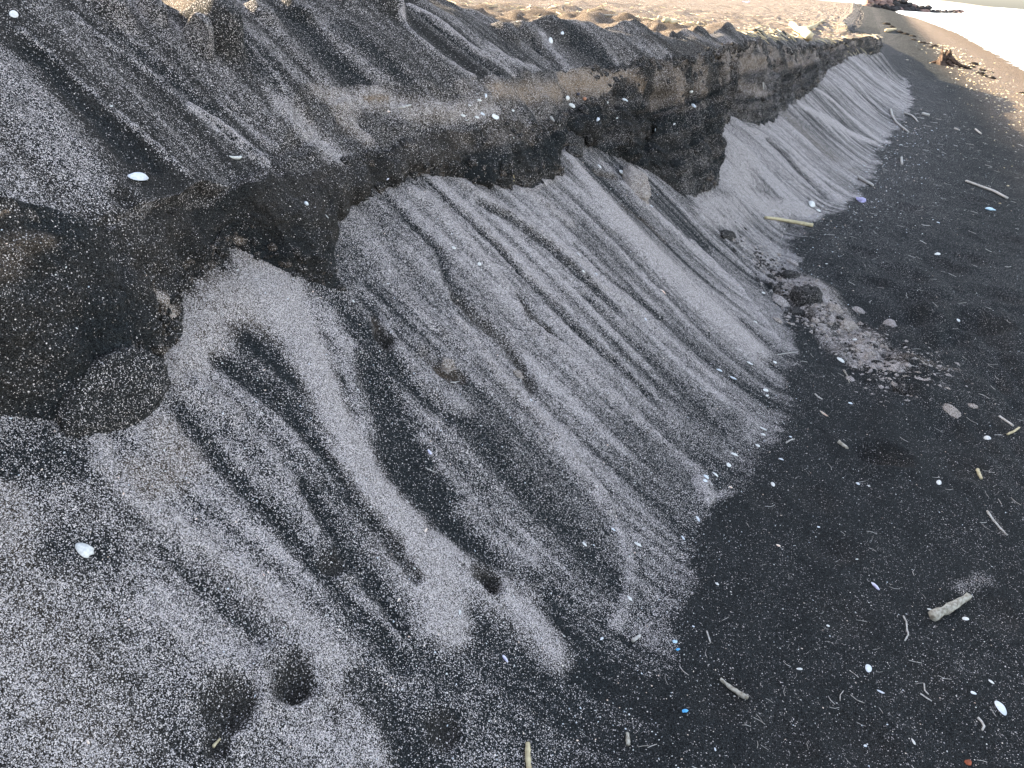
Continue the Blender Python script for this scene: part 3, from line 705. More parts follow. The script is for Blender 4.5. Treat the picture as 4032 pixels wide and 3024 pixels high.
def stick(name, pxs, rpx, label, cat, mat, taper=.6, lift=.6, rough=.12, sides=7, ends=None):
    pts = []; rad = []
    M_ = []
    for i in range(len(pxs)-1):
        for k in range(4): M_.append((pxs[i][0]+(pxs[i+1][0]-pxs[i][0])*k/4, pxs[i][1]+(pxs[i+1][1]-pxs[i][1])*k/4))
    M_.append(pxs[-1])
    raw = []
    for i, (x, y) in enumerate(M_):
        p, n = hitp(x, y)
        if p is None: continue
        if raw and (p-raw[-1][0]).length > .5*(p-ORI).length: continue
        raw.append((p, n if n.dot(ORI-p) > 0 else -n))
    r0 = rpx/FPX*(raw[len(raw)//2][0]-ORI).length
    for i, (p, n) in enumerate(raw):
        tt = i/max(1, len(raw)-1); rr = r0*(1-(1-taper)*tt); pts.append(p+Vector((0, 0, 1))*rr*lift+n*rr*.2); rad.append(rr)
    # relax the height so that a stiff stick bridges small hollows
    if len(pxs) == 2:
        a, b_ = pts[0], pts[-1]
        for i in range(len(pts)):
            q = a.lerp(b_, i/(len(pts)-1)); pts[i] = Vector((q.x, q.y, max(pts[i].z*.5+q.z*.5, pts[i].z)))
    V, Fc = tube(pts, rad, sides, int(pxs[0][0]), rough)
    c = sum((Vector(v) for v in V), Vector())/len(V)
    o = simple(name, [tuple(Vector(v)-c) for v in V], Fc, mat); o.location = c
    tag(o, label, cat); return o

SH = [
 # px, py, length px, angle, kind, material, width ratio, label
 (543,702,80,2,'v',0,.42,'large white pointed shell lying alone on the grey upper slope at left'),
 (54,56,28,90,'v',0,.8,'round white shell in the top left corner of the slope'),
 (438,419,24,20,'f',0,.4,'small white shell sliver in a groove above the large pointed shell'),
 (921,612,52,0,'r',0,.5,'thin curved white shell rim on the upper slope right of the large pointed shell'),
 (1204,803,13,0,'p',0,.8,'tiny white shell bit on the dark face above the crescent'),
 (1288,851,26,-50,'r',0,.5,'small pale crescent shell in a hollow of the dark face left of middle'),
 (2168,160,26,88,'v',0,.5,'upright narrow white shell high on the striped slope below the crest'),
 (2215,130,18,30,'f',0,.6,'small broken white shell just right of the upright one below the crest'),
 (1823,455,26,-15,'v',0,.5,'leftmost white shell of the cluster on the ledge above the dark bulge'),
 (1837,468,22,10,'r',0,.5,'crescent shell beneath the leftmost shell of the ledge cluster'),
 (1877,461,24,-20,'v',0,.55,'oval white shell between the crescent and its upper neighbour on the ledge'),
 (1901,449,26,-30,'v',0,.5,'bright white shell at the middle top of the ledge cluster'),
 (1946,465,34,-5,'c',0,.55,'rightmost and biggest cupped shell of the ledge cluster'),
 (1850,415,18,-25,'v',0,.5,'small white shell above the left end of the ledge cluster'),
 (1888,395,22,-10,'v',0,.4,'narrow white shell above the middle of the ledge cluster'),
 (1913,377,16,60,'v',0,.6,'small white shell topmost above the ledge cluster'),
 (1532,439,20,-10,'v',3,.5,'small pinkish shell left of the ledge cluster beside a pale twig'),
 (2251,415,36,-25,'v',0,.55,'wide white shell at the foot of the tan strata band'),
 (2234,386,18,0,'v',0,.5,'small shell at the left end of the pebble row under the tan strata'),
 (2301,389,22,0,'p',5,.5,'orange pebble in the row under the tan strata'),
 (2276,371,20,0,'p',6,.5,'dark rounded pebble in the row under the tan strata'),
 (2391,401,18,-60,'v',0,.6,'small oval shell on dark sand right of the orange pebble'),
 (2461,394,30,-25,'v',1,.4,'long bluish shell under the right part of the tan strata'),
 (2355,470,26,60,'f',0,.55,'triangular broken shell on the dark wall right of the bulge'),
 (2430,465,14,10,'f',0,.3,'tiny shell splinter right of the triangular broken shell'),
 (2580,511,16,80,'v',0,.4,'small upright shell on the dark buttress wall'),
 (2731,417,24,-50,'v',1,.5,'bluish white shell high on the buttress wall'),
 (2720,360,14,-30,'v',0,.5,'tiny white shell above the bluish one on the buttress'),
 (2655,488,16,50,'f',0,.5,'white triangular chip on the buttress wall left of the bluish shell'),
 (2020,436,14,0,'v',0,.5,'tiny shell beside the tan pillar above the dark bulge'),
 (2360,656,28,-48,'v',0,.45,'slanting white shell on the pale slope left of the half buried tan clod'),
 (2444,687,30,-8,'c',0,.4,'cupped white shell on the dark rim of the tan clod'),
 (1526,705,18,20,'v',2,.6,'small purple shell on the dark overhang left of middle'),
 (2565,813,22,5,'f',0,.3,'thin shell splinter below the half buried tan clod'),
 (1788,977,28,-20,'f',0,.55,'triangular broken white shell on the pale streak left of middle'),
 (2281,1002,30,-50,'r',0,.5,'white crescent shell on the long ridge in the middle of the slope'),
 (1887,1040,18,50,'v',0,.7,'small round white shell below the triangular one on the slope'),
 (1392,1187,18,-70,'f',0,.5,'small white chip on the dark streak left of the round shell'),
 (2295,1065,28,-55,'v',0,.45,'narrow white shell just under the crescent on the long ridge'),
 (2348,1079,16,-40,'v',1,.4,'tiny bluish shell right of the narrow shell on the ridge'),
 (2609,1150,40,-42,'v',3,.4,'long peach coloured shell on the broad pale band'),
 (2542,1257,18,-60,'v',0,.45,'small white shell on the ridge below the peach coloured one'),
 (1691,1780,32,-55,'v',2,.45,'purple and white shell in the dark gully left of the lower middle ridge'),
 (2090,1575,14,-30,'v',0,.6,'tiny white shell in the brown hollow beside the middle ridge'),
 (2974,1269,24,-30,'v',0,.45,'white shell high on the pale band edge near the slumped lumps'),
 (3006,1154,16,-10,'v',0,.5,'small white shell on the striped sand above the slumped lumps'),
 (2950,1434,36,-25,'c',0,.45,'cupped white shell at the lower tip of the broad pale band'),
 (3051,1427,16,-10,'v',0,.7,'small round shell right of the cupped one at the band tip'),
 (2833,1460,38,-25,'f',0,.22,'thin white shell splinter left of the band tip'),
 (2884,1492,36,-22,'c',0,.42,'long cupped shell below the thin splinter'),
 (3014,1537,24,0,'v',0,.55,'white oval shell on dark sand below the band tip'),
 (3020,1558,14,0,'v',0,.5,'tiny shell directly under the white oval one'),
 (3348,1588,20,-10,'v',1,.6,'bluish shell on dark sand right of the slope foot'),
 (3247,1628,48,-35,'r',3,.5,'large peach crescent shell on the dark beach'),
 (3005,1693,38,-25,'c',0,.5,'cupped double shell at the foot of the slope, upper of the pair'),
 (3005,1711,26,-20,'v',0,.5,'white shell directly below the cupped double shell at the slope foot'),
 (2985,1756,28,-35,'f',0,.55,'pointed broken shell left below the double shell'),
 (3113,1720,16,-10,'f',1,.7,'light blue shell chip on the dark beach beside a thin stick'),
 (2891,1790,36,-20,'v',0,.45,'long white shell right at the toe of the pale lobe'),
 (3076,1809,26,-20,'v',0,.45,'white shell alone on dark sand right of the toe lobe'),
 (2869,1832,18,60,'v',0,.8,'roundish grey white shell in the row along the toe'),
 (2816,1869,38,-40,'v',0,.45,'largest shell of the little row along the toe'),
 (2780,1879,22,-20,'v',0,.6,'left upper shell of the tight pair at the toe'),
 (2776,1893,18,10,'v',1,.7,'left lower shell of the tight pair at the toe'),
 (2802,1905,18,-50,'r',0,.5,'thin shell rim between the tight pair and the toe row'),
 (2878,1919,26,-25,'f',3,.4,'tan speckled shell fragment below the toe row'),
 (3043,1908,24,-70,'v',0,.5,'upright white shell on dark sand below the lone one'),
 (3312,1421,50,-35,'f',0,.5,'large broken white shell at the lower edge of the slumped lumps'),
 (3366,1338,20,-10,'v',0,.7,'white shell on the bright tan patch of the slumped lumps'),
 (3773,1262,14,-15,'v',0,.6,'white shell on smooth dark sand beside the big hollow at right'),
 (3254,1039,12,0,'v',0,.6,'tiny white shell in the dark smooth zone above the lumps'),
 (3379,1906,20,-45,'f',0,.5,'left of two pale shell chips on the dark beach'),
 (3422,1914,18,-25,'f',0,.4,'right of two pale shell chips on the dark beach'),
 (3696,1900,24,80,'f',0,.4,'curled pale shell chip left of the yellow stick'),
 (3888,1728,22,-60,'f',0,.5,'white chip on the beach near the right edge below the crossed twigs'),
 (336,2169,104,-35,'f',0,.62,'very large broken white shell half filled with sand at lower left'),
 (348,2923,26,-60,'f',3,.4,'small tan shell flake in the bottom left pale sand'),
 (2302,2143,30,-45,'v',0,.6,'rounded white shell on the dark lobe left of the slope toe'),
 (2415,2085,26,-35,'v',1,.5,'bluish shell just above the rounded one near the toe'),
 (2511,2144,44,-30,'v',0,.42,'long bright shell at the edge of the grit near the toe'),
 (2479,2356,34,-45,'v',0,.45,'pale shell at the lower grit edge above the white bark chip'),
 (1989,2594,44,-55,'v',2,.42,'purple tipped white shell in the lower middle grit'),
 (2370,2514,24,40,'f',0,.4,'thin white shell flake left of the white bark chip'),
 (1571,2360,22,55,'f',3,.4,'orange tan flake on the bright pink lobe'),
 (1677,2086,28,55,'f',3,.3,'narrow tan flake in the pale grit of the lower middle'),
 (1810,2410,30,80,'f',0,.35,'upright white shell flake on the bright lobe'),
 (3150,2635,34,-2,'f',0,.3,'flat straight edged white shell piece on the lower right beach'),
 (3419,2633,34,80,'v',0,.62,'upright oval white shell on the lower right beach'),
 (3940,2790,58,-65,'v',0,.68,'largest round white shell near the right edge at the bottom'),
 (3446,2309,48,-45,'v',2,.32,'purple striped narrow shell on the right beach'),
 (3466,2727,34,-25,'c',1,.35,'pair of thin bluish shell halves below the oval shell'),
 (3833,2729,24,-20,'v',0,.7,'small round shell left of the largest round one'),
 (3903,2685,26,-35,'v',0,.5,'narrow shell above the largest round one'),
 (2823,2299,22,-35,'v',0,.5,'small white shell on dark sand right of the grit edge'),
 (3066,2149,26,-30,'f',3,.6,'tan and white shell chip on the dark beach'),
 (2689,2118,26,-55,'v',0,.45,'slanting pale shell just off the grit edge'),
 (2748,2046,40,-60,'f',0,.3,'long white shell sliver at the grit edge'),
 (3223,2075,14,0,'v',1,.7,'small bluish shell in open dark sand'),
 (2731,2467,16,-30,'f',0,.7,'white triangular chip right of the white bark chip'),
 (3801,2437,22,20,'v',0,.8,'round white shell at the right side of the driftwood piece'),
 (3660,2400,20,-10,'v',0,.5,'white shell at the left side of the driftwood piece'),
 (3597,2923,34,-60,'f',0,.3,'curved grey white shell sliver near the bottom right'),
 (2816,2952,20,-75,'f',0,.4,'thin upright pale flake in the bottom middle of the beach'),
 (3260,2464,14,0,'v',0,.8,'white pebble like shell in the open beach below the purple striped shell'),
 (3374,2202,14,0,'v',0,.8,'white dot of shell inside the shallow dent on the right beach'),
 (3407,2937,14,0,'v',0,.8,'round white shell bit left of the curved sliver at the bottom'),
 (3694,877,16,-20,'v',0,.6,'white shell in open dark sand right of the yellow reed'),
 (3194,806,26,60,'v',0,.5,'upright white shell at the tip of the long pale fan'),
 (3222,830,22,-20,'v',0,.5,'white shell under the upright one at the fan tip'),
 (3548,572,16,0,'v',0,.9,'round white shell at the right end of the debris line'),
 (3690,1002,20,20,'v',0,.5,'white shell in the middle of the upper right beach'),
]
MATS = {0: None, 1: WHITE[1], 2: PURP, 3: PEACH, 5: ORANGE, 6: DARKP}
for x, y, L_, a, k, m_, rt, lab in SH:
    if hitp(x, y)[0] is None: continue
    shell(x, y, L_, a, k, lab, MATS[m_], rt)

# driftwood, reeds, twigs
stick('driftwood', [(3668,2440),(3739,2400),(3808,2358)], 17, 'weathered split driftwood piece lying on the lower right beach', 'driftwood', BONE, .75, .7, .28, 8)
stick('dead_twig', [(2834,2678),(2880,2716),(2940,2755)], 6, 'slanting grey brown twig on the lower middle beach', 'twig', BONE, 1.5, .8, .3)
stick('driftwood', [(2080,3040),(2077,2985),(2076,2930)], 11, 'upright yellowish stick cut by the bottom edge', 'driftwood', REED, .8, .7, .25)
stick('dead_twig', [(2471,2938),(2470,2893)], 8, 'short upright split stick in the bottom middle', 'twig', BONE, .9, .8, .2)
stick('bark_chip', [(2488,2528),(2520,2508)], 7, 'short white bark chip at the lower corner of the grit', 'bark', TWIG, .9, .8, .2)
stick('reed_stem', [(3012,861),(3060,868),(3120,880),(3198,895)], 5, 'long yellow reed with a thin tip on the sand below the buttress', 'reed', REED, 1.5, .8, .08)
stick('reed_stem', [(3380,705),(3435,735)], 6, 'short pale reed on the beach right of the cliffs', 'reed', TWIG, .8, .8, .1)
stick('reed_stem', [(3803,717),(3860,738),(3910,756),(3965,785)], 4, 'long thin straight stem on the far right beach', 'reed', TWIG, 1, .8, .1)
stick('root', [(3506,434),(3512,460),(3528,485),(3550,503),(3576,523)], 4, 'wavy pale root on dark sand at the foot of the far fans', 'root', TWIG, .7, .8, .1)
stick('root', [(3560,448),(3590,458),(3604,470),(3612,482)], 3, 'short bent root right of the wavy one', 'root', TWIG, .8, .8, .1)
stick('dead_twig', [(3628,453),(3658,459)], 5, 'thick short white stick right of the bent root', 'twig', TWIG, .9, .8, .1)
stick('dead_twig', [(3840,512),(3862,530)], 3, 'thin white twig in the shade near the sunlit beach', 'twig', TWIG, .9, .8, .1)
stick('dead_twig', [(3757,509),(3776,516)], 3, 'small white twig left of the thin one in the shade', 'twig', TWIG, .9, .8, .1)
stick('dead_twig', [(3548,624),(3550,650)], 4, 'upright white twig below the debris line', 'twig', TWIG, .9, .8, .1)
stick('driftwood', [(3112,104),(3140,125),(3165,150),(3182,170)], 11, 'pale branch hanging over the cliff edge', 'driftwood', STRAW, .9, .9, .2)
stick('driftwood', [(3150,125),(3195,118),(3240,86)], 5, 'long straw coloured stick lying on the plateau above the pale branch', 'driftwood', STRAW, .7, 1.0, .1)
stick('driftwood', [(3170,130),(3215,104),(3250,78)], 4, 'thinner stick crossing beside the long straw coloured one', 'driftwood', STRAW, .7, 2.0, .1)
stick('driftwood', [(3487,128),(3505,124),(3525,119)], 5, 'pale stick pointing seaward from the far cliff corner', 'driftwood', STRAW, .7, 1.0, .1)
stick('driftwood', [(2616,92),(2660,92)], 7, 'thick pale stick at the crest left of the buttress', 'driftwood', REED, .9, .9, .15)
stick('reed_stem', [(2748,98),(2750,70)], 3, 'single reed stub standing at the crest', 'reed', STRAW, .9, 1.0, .1)
stick('dead_twig', [(3003,328),(3004,356)], 4, 'curved white root on the shaded far cliff wall', 'root', TWIG, .8, .8, .1)
stick('dead_twig', [(1571,430),(1590,426),(1618,418)], 5, 'pale twig lying on the ledge left of the shell cluster', 'twig', TWIG, .8, .8, .15)
stick('dead_twig', [(2018,686),(2021,715)], 5, 'short upright straw on the dark bulge', 'twig', REED, .9, .8, .1)
stick('dead_twig', [(2168,465),(2180,480),(2205,497)], 5, 'bone like white root below the tan pillars', 'root', TWIG, .6, .8, .25)
stick('dead_twig', [(1774,1507),(1792,1507),(1810,1502)], 2.5, 'thin curved white stem beside the brown hollow', 'stem', TWIG, .6, .8, .1)
stick('dead_twig', [(2054,1485),(2049,1500),(2053,1510)], 2.5, 'short curved white stem right of the middle ridge', 'stem', TWIG, .6, .8, .1)
stick('dead_twig', [(1675,1842),(1697,1853),(1725,1862)], 2, 'hair thin stem in the dark gully below the purple shell', 'stem', TWIG, .6, .8, .1)
stick('dead_twig', [(3095,1746),(3111,1735),(3127,1731)], 3, 'thin grey stem beside the light blue shell chip', 'stem', TWIG, .8, .8, .1)
stick('dead_twig', [(3208,1553),(3222,1566),(3237,1574)], 3, 'thin pale stem above the large peach crescent', 'stem', TWIG, .8, .8, .1)
stick('reed_stem', [(3933,1642),(3960,1661),(3988,1680)], 4, 'upper of the crossed pale reeds at the right edge', 'reed', TWIG, .9, .8, .15)
stick('reed_stem', [(3965,1714),(3990,1703),(4012,1687)], 4, 'lower of the crossed pale reeds at the right edge', 'reed', REED, .8, .8, .15)
stick('dead_twig', [(3847,1855),(3853,1870),(3861,1887)], 6, 'short yellow stick at right above the fragments', 'twig', REED, .8, .8, .2)
stick('dead_twig', [(3300,1743),(3316,1753),(3334,1768)], 7, 'tan bark flake on the beach below the peach crescent', 'bark', BONE, .8, .5, .2)
stick('dead_twig', [(2782,2487),(2790,2510),(2797,2533)], 3, 'straight thin straw near the blue chips', 'straw', TWIG, .9, .8, .1)
stick('root', [(3556,2428),(3568,2450),(3570,2480),(3576,2500),(3562,2525)], 3, 'curly thin root left of the driftwood piece', 'root', TWIG, .8, .8, .1)
stick('root', [(3638,2695),(3640,2720),(3655,2735)], 2.5, 'hooked hair root above the lone straw', 'root', TWIG, .8, .8, .1)
stick('dead_twig', [(3622,2732),(3645,2748),(3668,2762)], 2.5, 'lone thin straw on the lower right beach', 'straw', TWIG, .8, .8, .1)
stick('root', [(3848,2828),(3862,2842),(3874,2862),(3866,2878)], 4, 'curled grey root below the largest round shell', 'root', TWIG, .8, .8, .1)
stick('root', [(3885,2015),(3905,2045),(3930,2075),(3965,2110)], 4, 'frayed white root fibres near the right edge', 'root', TWIG, .7, .8, .3)
stick('dead_twig', [(852-12,2946),(852,2930),(868,2912)], 6, 'thin yellowish stick beside the small dark pit at the bottom left', 'twig', REED, .6, 1.4, .1)
stick('dead_twig', [(3060,1398),(3100,1392),(3132,1388)], 2, 'fine straw lying under the pale band tip', 'straw', TWIG, .6, .8, .1)
stick('dead_twig', [(3322,1462),(3335,1480),(3344,1508)], 3, 'thin brown stem under the large broken shell', 'stem', BONE, .6, .8, .1)
for (x, y, s_, m_, nm, lab, ct) in [
    (2668,2558,14,PLAS_B,'plastic_chip','bright blue plastic chip, upper of two on the beach','plastic'), (2697,2801,16,PLAS_B,'plastic_chip','bright blue plastic chip, lower of two on the beach','plastic'),
    (2657,2528,16,PLAS_L,'plastic_chip','pale blue plastic flake just above the blue chips','plastic'), (3896,827,24,PLAS_L,'plastic_scrap','crumpled light blue plastic scrap on the upper right beach','plastic'),
    (2937,8,30,LILAC,'plastic_scrap','lilac and white plastic item on the sunlit plateau','plastic'), (3390,792,16,LILAC,'plastic_chip','dull violet plastic chip on dark sand right of the reed','plastic'),
    (3811,3005,18,RUST,'leaf','reddish brown leaf scrap at the bottom right','leaf')]:
    r_ = hitp(x, y)
    if r_[0] is None: continue
    p, n, t_, L_, d = frame(x, y, 20, s_)
    V, Fc = blob(L_/2, L_/2*.7, L_/2*.35, x, 2, .9, 2.2)
    tag(simple(nm, V, Fc, m_, basis(p+n*L_*.1, n, t_), False), lab, ct)

# lumps of fallen sand
CL = [
 (446,1565,150,178,-62,sand_material(False, 'clod_gritty', .11, .03),'large dark slumped block of sand at the foot of the left cliff',.5),
 (2500,735,60,52,-70,CL_T,'half buried tan clod with a dark crown on the pale slope',.7),
 (2236,560,44,36,0,CL_D,'dark clod hanging right of the rounded bulge',.7),
 (2262,600,26,22,0,CL_D,'smaller dark clod under the hanging one',.7),
 (3546,1540,24,20,0,CL_D,'round dark clod sitting in a small hollow on the beach',.8),
 (3746,1618,34,18,-40,CL_T,'flat tan flake of crust on the right beach',.35),
 (3829,1599,17,10,-10,CL_T,'small tan crust flake right of the flat one',.35),
 (3644,1437,17,9,-40,CL_T,'small crust flake near the end of the slumped lumps',.35),
 (3340,1288,24,22,0,CL_T,'rounded tan clod in the middle of the slumped lumps',.8),
 (3505,1288,24,34,10,CL_G,'tall grey clod at the far end of the slumped lumps',.9),
 (3485,1300,16,24,0,CL_D,'dark clod leaning against the tall grey one',.9),
 (3172,1180,24,46,20,CL_D,'tall dark clod standing in the slumped lumps',1.0),
 (3200,1148,28,16,-30,CL_G,'grey clod lying behind the tall dark one',.7),
 (3142,1230,34,22,20,CL_D,'low dark clod left of the tall dark one',.7),
 (3072,1190,30,22,-40,CL_G,'pale ledge like clod on the left of the lumps',.6),
 (3245,1190,34,18,-35,CL_G,'pale crusty clod right of the tall dark one',.6),
 (3290,1215,30,16,-35,CL_T,'flat pale crust piece in front of the far lumps',.5),
 (3380,1225,22,16,-20,CL_G,'small grey clod at the beach side of the lumps',.6),
 (2862,928,24,18,0,CL_D,'dark clod at the beach edge below the buttress',.8),
 (3112,1085,28,18,0,CL_D,'dark clod at the top of the slumped lumps',.8),
 (3120,1095-60,22,12,-30,CL_G,'small grey crumb above the slumped lumps',.6),
 (2040,1475,22,16,-30,CL_T,'crumbly brown clod beside the middle ridge',.5),
 (1765,1440,30,20,-40,CL_T,'crumbly brown patch of crust in the middle hollow',.35),
 (3030,1090,15,10,0,CL_D,'small dark crumb left of the dark clod above the lumps',.7),
]
for x, y, a, b_, ang, m_, lab, hgt in CL:
    if hitp(x, y)[0] is None: continue
    p, n, t_, L_, d = frame(x, y, ang, a*2)
    w_ = b_*2/FPX*d*1.25
    V, Fc = blob(L_/2, w_/2, min(L_, w_)/2*hgt, x, 5 if a > 100 else 4, .42 if a < 100 else .22, 1.9)
    tag(simple('sand_clod', V, Fc, m_, basis(p+n*min(L_, w_)*.02, n, t_)), lab, 'sand clod')

# crumbs, chips and fibres nobody could count
def down(n_, s_):
    h = FB.ray_cast(Vector((n_, s_, 4)), Vector((0, 0, -1)))
    return (h[0], h[1]) if h[0] is not None else (None, None)
def scatter(name, cnt, gen, mats, label, kindf):
    V = []; Fc = []; mi = []
    for _ in range(cnt):
        n_, s_, size, mk = gen()
        p, nn = down(n_, s_)
        if p is None: continue
        b0 = len(V); t_ = Vector((random.gauss(0, 1), random.gauss(0, 1), random.gauss(0, .2))).normalized()
        b2 = nn.cross(t_)
        if b2.length < .1: continue
        b2.normalize(); t_ = b2.cross(nn)
        if kindf == 'chip':
            k = 5; asp = random.uniform(.35, .9)
            for j in range(k):
                a = 2*math.pi*j/k; r_ = size*random.uniform(.7, 1.1)
                V.append(tuple(p+t_*math.cos(a)*r_+b2*math.sin(a)*r_*asp+nn*size*.12))
            V.append(tuple(p+nn*size*.55)); V.append(tuple(p-nn*size*.2))
            for j in range(k): Fc.append((b0+j, b0+(j+1) % k, b0+k)); Fc.append((b0+(j+1) % k, b0+j, b0+k+1)); mi += [mk, mk]
        else:
            w = size*random.uniform(.014, .034); up_ = random.uniform(.0, .07)*size; bend = random.uniform(-.15, .15)*size
            q = [p-t_*size/2+nn*w, p+b2*bend+nn*(w+up_*.4), p+t_*size/2+nn*(w+up_)]
            for c_ in q:
                V.append(tuple(c_+b2*w)); V.append(tuple(c_-b2*w*.6+nn*w)); V.append(tuple(c_-b2*w*.6-nn*w))
            for i in range(2):
                for j in range(3):
                    m2 = (j+1) % 3; Fc.append((b0+i*3+j, b0+i*3+m2, b0+i*3+3+m2, b0+i*3+3+j)); mi.append(mk)
    me = bpy.data.meshes.new(name); me.from_pydata(V, [], Fc); me.update()
    for m_ in mats: me.materials.append(m_)
    me.polygons.foreach_set('material_index', np.array(mi, dtype=np.int32))
    o = bpy.data.objects.new(name, me); col.objects.link(o); tag(o, label, None, None, 'stuff'); o['category'] = name.replace('_', ' ')
    return o
def g_beach():
    s_ = .7*math.exp(random.random()*3.3); tn = float(np.interp(s_, TOE[:, 0], TOE[:, 1]))
    return tn+random.random()**1.3*min(2.6, .5+.9*s_), s_, random.uniform(.0009, .0026)*(1+.14*s_), random.choice((0, 0, 0, 1, 2))
scatter('shell_chips', 3800, g_beach, [WHITE[0], WHITE[1], PEACH], 'tiny white shell chips strewn over the dark beach', 'chip')
def g_toe():
    s_ = random.choice((random.gauss(8.5, 1.6), random.gauss(11.5, 2.2), random.gauss(6.4, 1.2))); tn = float(np.interp(s_, TOE[:, 0], TOE[:, 1]))
    return tn+random.gauss(.05, .16)+abs(random.gauss(0, .22)), s_, random.uniform(.003, .010)*(s_/8), random.choice((0, 0, 1, 2))
scatter('shell_gravel', 520, g_toe, [WHITE[0], WHITE[1], PEACH], 'white shell gravel and bits along the foot of the far fans', 'chip')
def g_slope():
    s_ = .8*math.exp(random.random()*2.6)
    return random.uniform(-1.55, 0), s_, random.uniform(.0012, .0032)*(1+.10*s_), random.choice((0, 0, 1, 2))
scatter('shell_crumbs', 1500, g_slope, [WHITE[0], WHITE[1], PEACH], 'small white shell crumbs scattered down the slope', 'chip')
def g_fib():
    s_ = .8*math.exp(random.random()*3.0); tn = float(np.interp(s_, TOE[:, 0], TOE[:, 1]))
    return tn+random.random()*min(2.4, .5+.8*s_), s_, random.uniform(.008, .028)*(1+.22*s_), 0
scatter('dry_fibres', 700, g_fib, [TWIG], 'hair thin dry roots and fibres on the dark beach', 'straw')
def g_straw():
    s_ = random.choice((8+abs(random.gauss(0, 6)), 9+30*random.random()**1.3)); cn = float(np.interp(s_, CREST[:, 0], CREST[:, 1]))
    return cn+.12-random.random()**1.4*(1+.32*s_), s_, random.uniform(.02, .16)*(1+.02*s_), random.choice((0, 0, 0, 1, 2, 2))
scatter('straw_litter', 6500, g_straw, [STRAW, REED, BONE], 'bleached straw and reed litter covering the sunlit plateau', 'straw')
def g_wrack():
    s_ = 7*math.exp(random.random()*1.9); return 2.9+random.gauss(0, .45), s_, random.uniform(.01, .03)*(s_/14), random.choice((0, 0, 1))
scatter('beach_litter', 900, g_wrack, [STRAW, BONE], 'pale crumbs and reed bits on the sunlit beach', 'chip')

# seaweed clumps with fronds
for i, (x, y, L_) in enumerate([(3491,97,26),(3512,108,20),(3542,129,24),(3565,136,22),(3593,144,20),(3598,158,18),(3631,171,24),(3655,174,14),(3680,182,22),(3665,187,18),(3834,255,30),(3825,265,24),(3807,271,24),(3864,278,24),(3860,292,28),(3872,301,22),(3905,310,26),(3903,286,14),(4024,368,18),(3616,194,8)]):
    r_ = hitp(x, y)
    if r_[0] is None: continue
    p, n, t_, Lr, d = frame(x, y, -28, L_)
    root_ = bpy.data.objects.new('seaweed_clump', None); col.objects.link(root_); root_.location = p
    tag(root_, 'dark low clump of seaweed casting a shadow on the sunlit beach', 'seaweed', 'seaweed clumps along the sunlit beach')
    Lr = min(Lr, 1.0); hz = L_*.22/FPX*d
    V, Fc = blob(Lr*.5, Lr*.22, hz, i+5, 3, .8, 2.2)
    M = basis(Vector((0, 0, 0)), Vector((0, 0, 1)), t_)
    o = simple('holdfast', [tuple(M @ Vector(v)) for v in V], Fc, WEED); o.parent = root_
    rr = random.Random(i)
    for k in range(4):
        a = rr.uniform(0, 6.28); pts = [Vector((math.cos(a+.3*j)*Lr*(.2+.17*j), math.sin(a+.3*j)*Lr*(.1+.1*j), hz*(.6-.14*j))) for j in range(4)]
        V, Fc = tube(pts, [Lr*.04, Lr*.05, Lr*.04, Lr*.015], 5, k, .3, .4)
        o = simple('frond', V, Fc, WEED); o.parent = root_

# the stump: trunk, splintered crown, roots
p, n = hitp(3712, 256)
st = bpy.data.objects.new('tree_stump', None); col.objects.link(st); st.location = p; d = (p-ORI).length; H_s = 50/FPX*d
tag(st, 'torn brown tree stump with roots standing on the sunlit beach', 'stump')
V = []; Fc = []; NA, NZ = 28, 14
for i in range(NZ+1):
    q = i/NZ
    for j in range(NA):
        a = 2*math.pi*j/NA
        r_ = H_s*(.36-.13*q+.20*(1-q)**3)*(1+.22*math.sin(a*3+q*2)+.16*math.sin(a*7+1+q)+.08*math.sin(a*13))
        top = H_s*(.80+.20*math.sin(a*2+.4)+.14*math.sin(a*5+2)+.08*math.sin(a*11))
        V.append((math.cos(a)*r_-.10*H_s*q, math.sin(a)*r_, q*top-.04*H_s))
for i in range(NZ):
    for j in range(NA):
        k = (j+1) % NA; Fc.append((i*NA+j, i*NA+k, (i+1)*NA+k, (i+1)*NA+j))
b0 = len(V); 
for q, dz in ((.75, -.15), (.35, -.42)):
    for j in range(NA):
        v = V[NZ*NA+j]; V.append((v[0]*q-.03*H_s, v[1]*q, v[2]+dz*H_s))
for j in range(NA):
    k = (j+1) % NA; Fc.append((NZ*NA+j, NZ*NA+k, b0+k, b0+j)); Fc.append((b0+j, b0+k, b0+NA+k, b0+NA+j))
Fc.append(tuple(b0+NA+j for j in range(NA)))
o = simple('trunk', V, Fc, BARK); o.parent = st
for a, Lr, r0, z0 in ((-.35, 1.5, .17, .5), (-.9, 1.1, .13, .25), (2.6, .8, .13, .3), (1.4, .8, .12, .35), (-2.2, .9, .13, .3), (.3, .9, .12, .8)):
    pts = [Vector((math.cos(a+.12*j)*H_s*(.15+Lr*j/5), math.sin(a+.12*j)*H_s*(.15+Lr*j/5), H_s*(z0*(1-j/5)**1.2-.02*j+.06*math.sin(j*2+a)))) for j in range(6)]
    V, Fc = tube(pts, [H_s*r0*(1-.15*j) for j in range(6)], 8, int(a*10)+50, .3)
    o = simple('root', V, Fc, BARK); o.parent = st

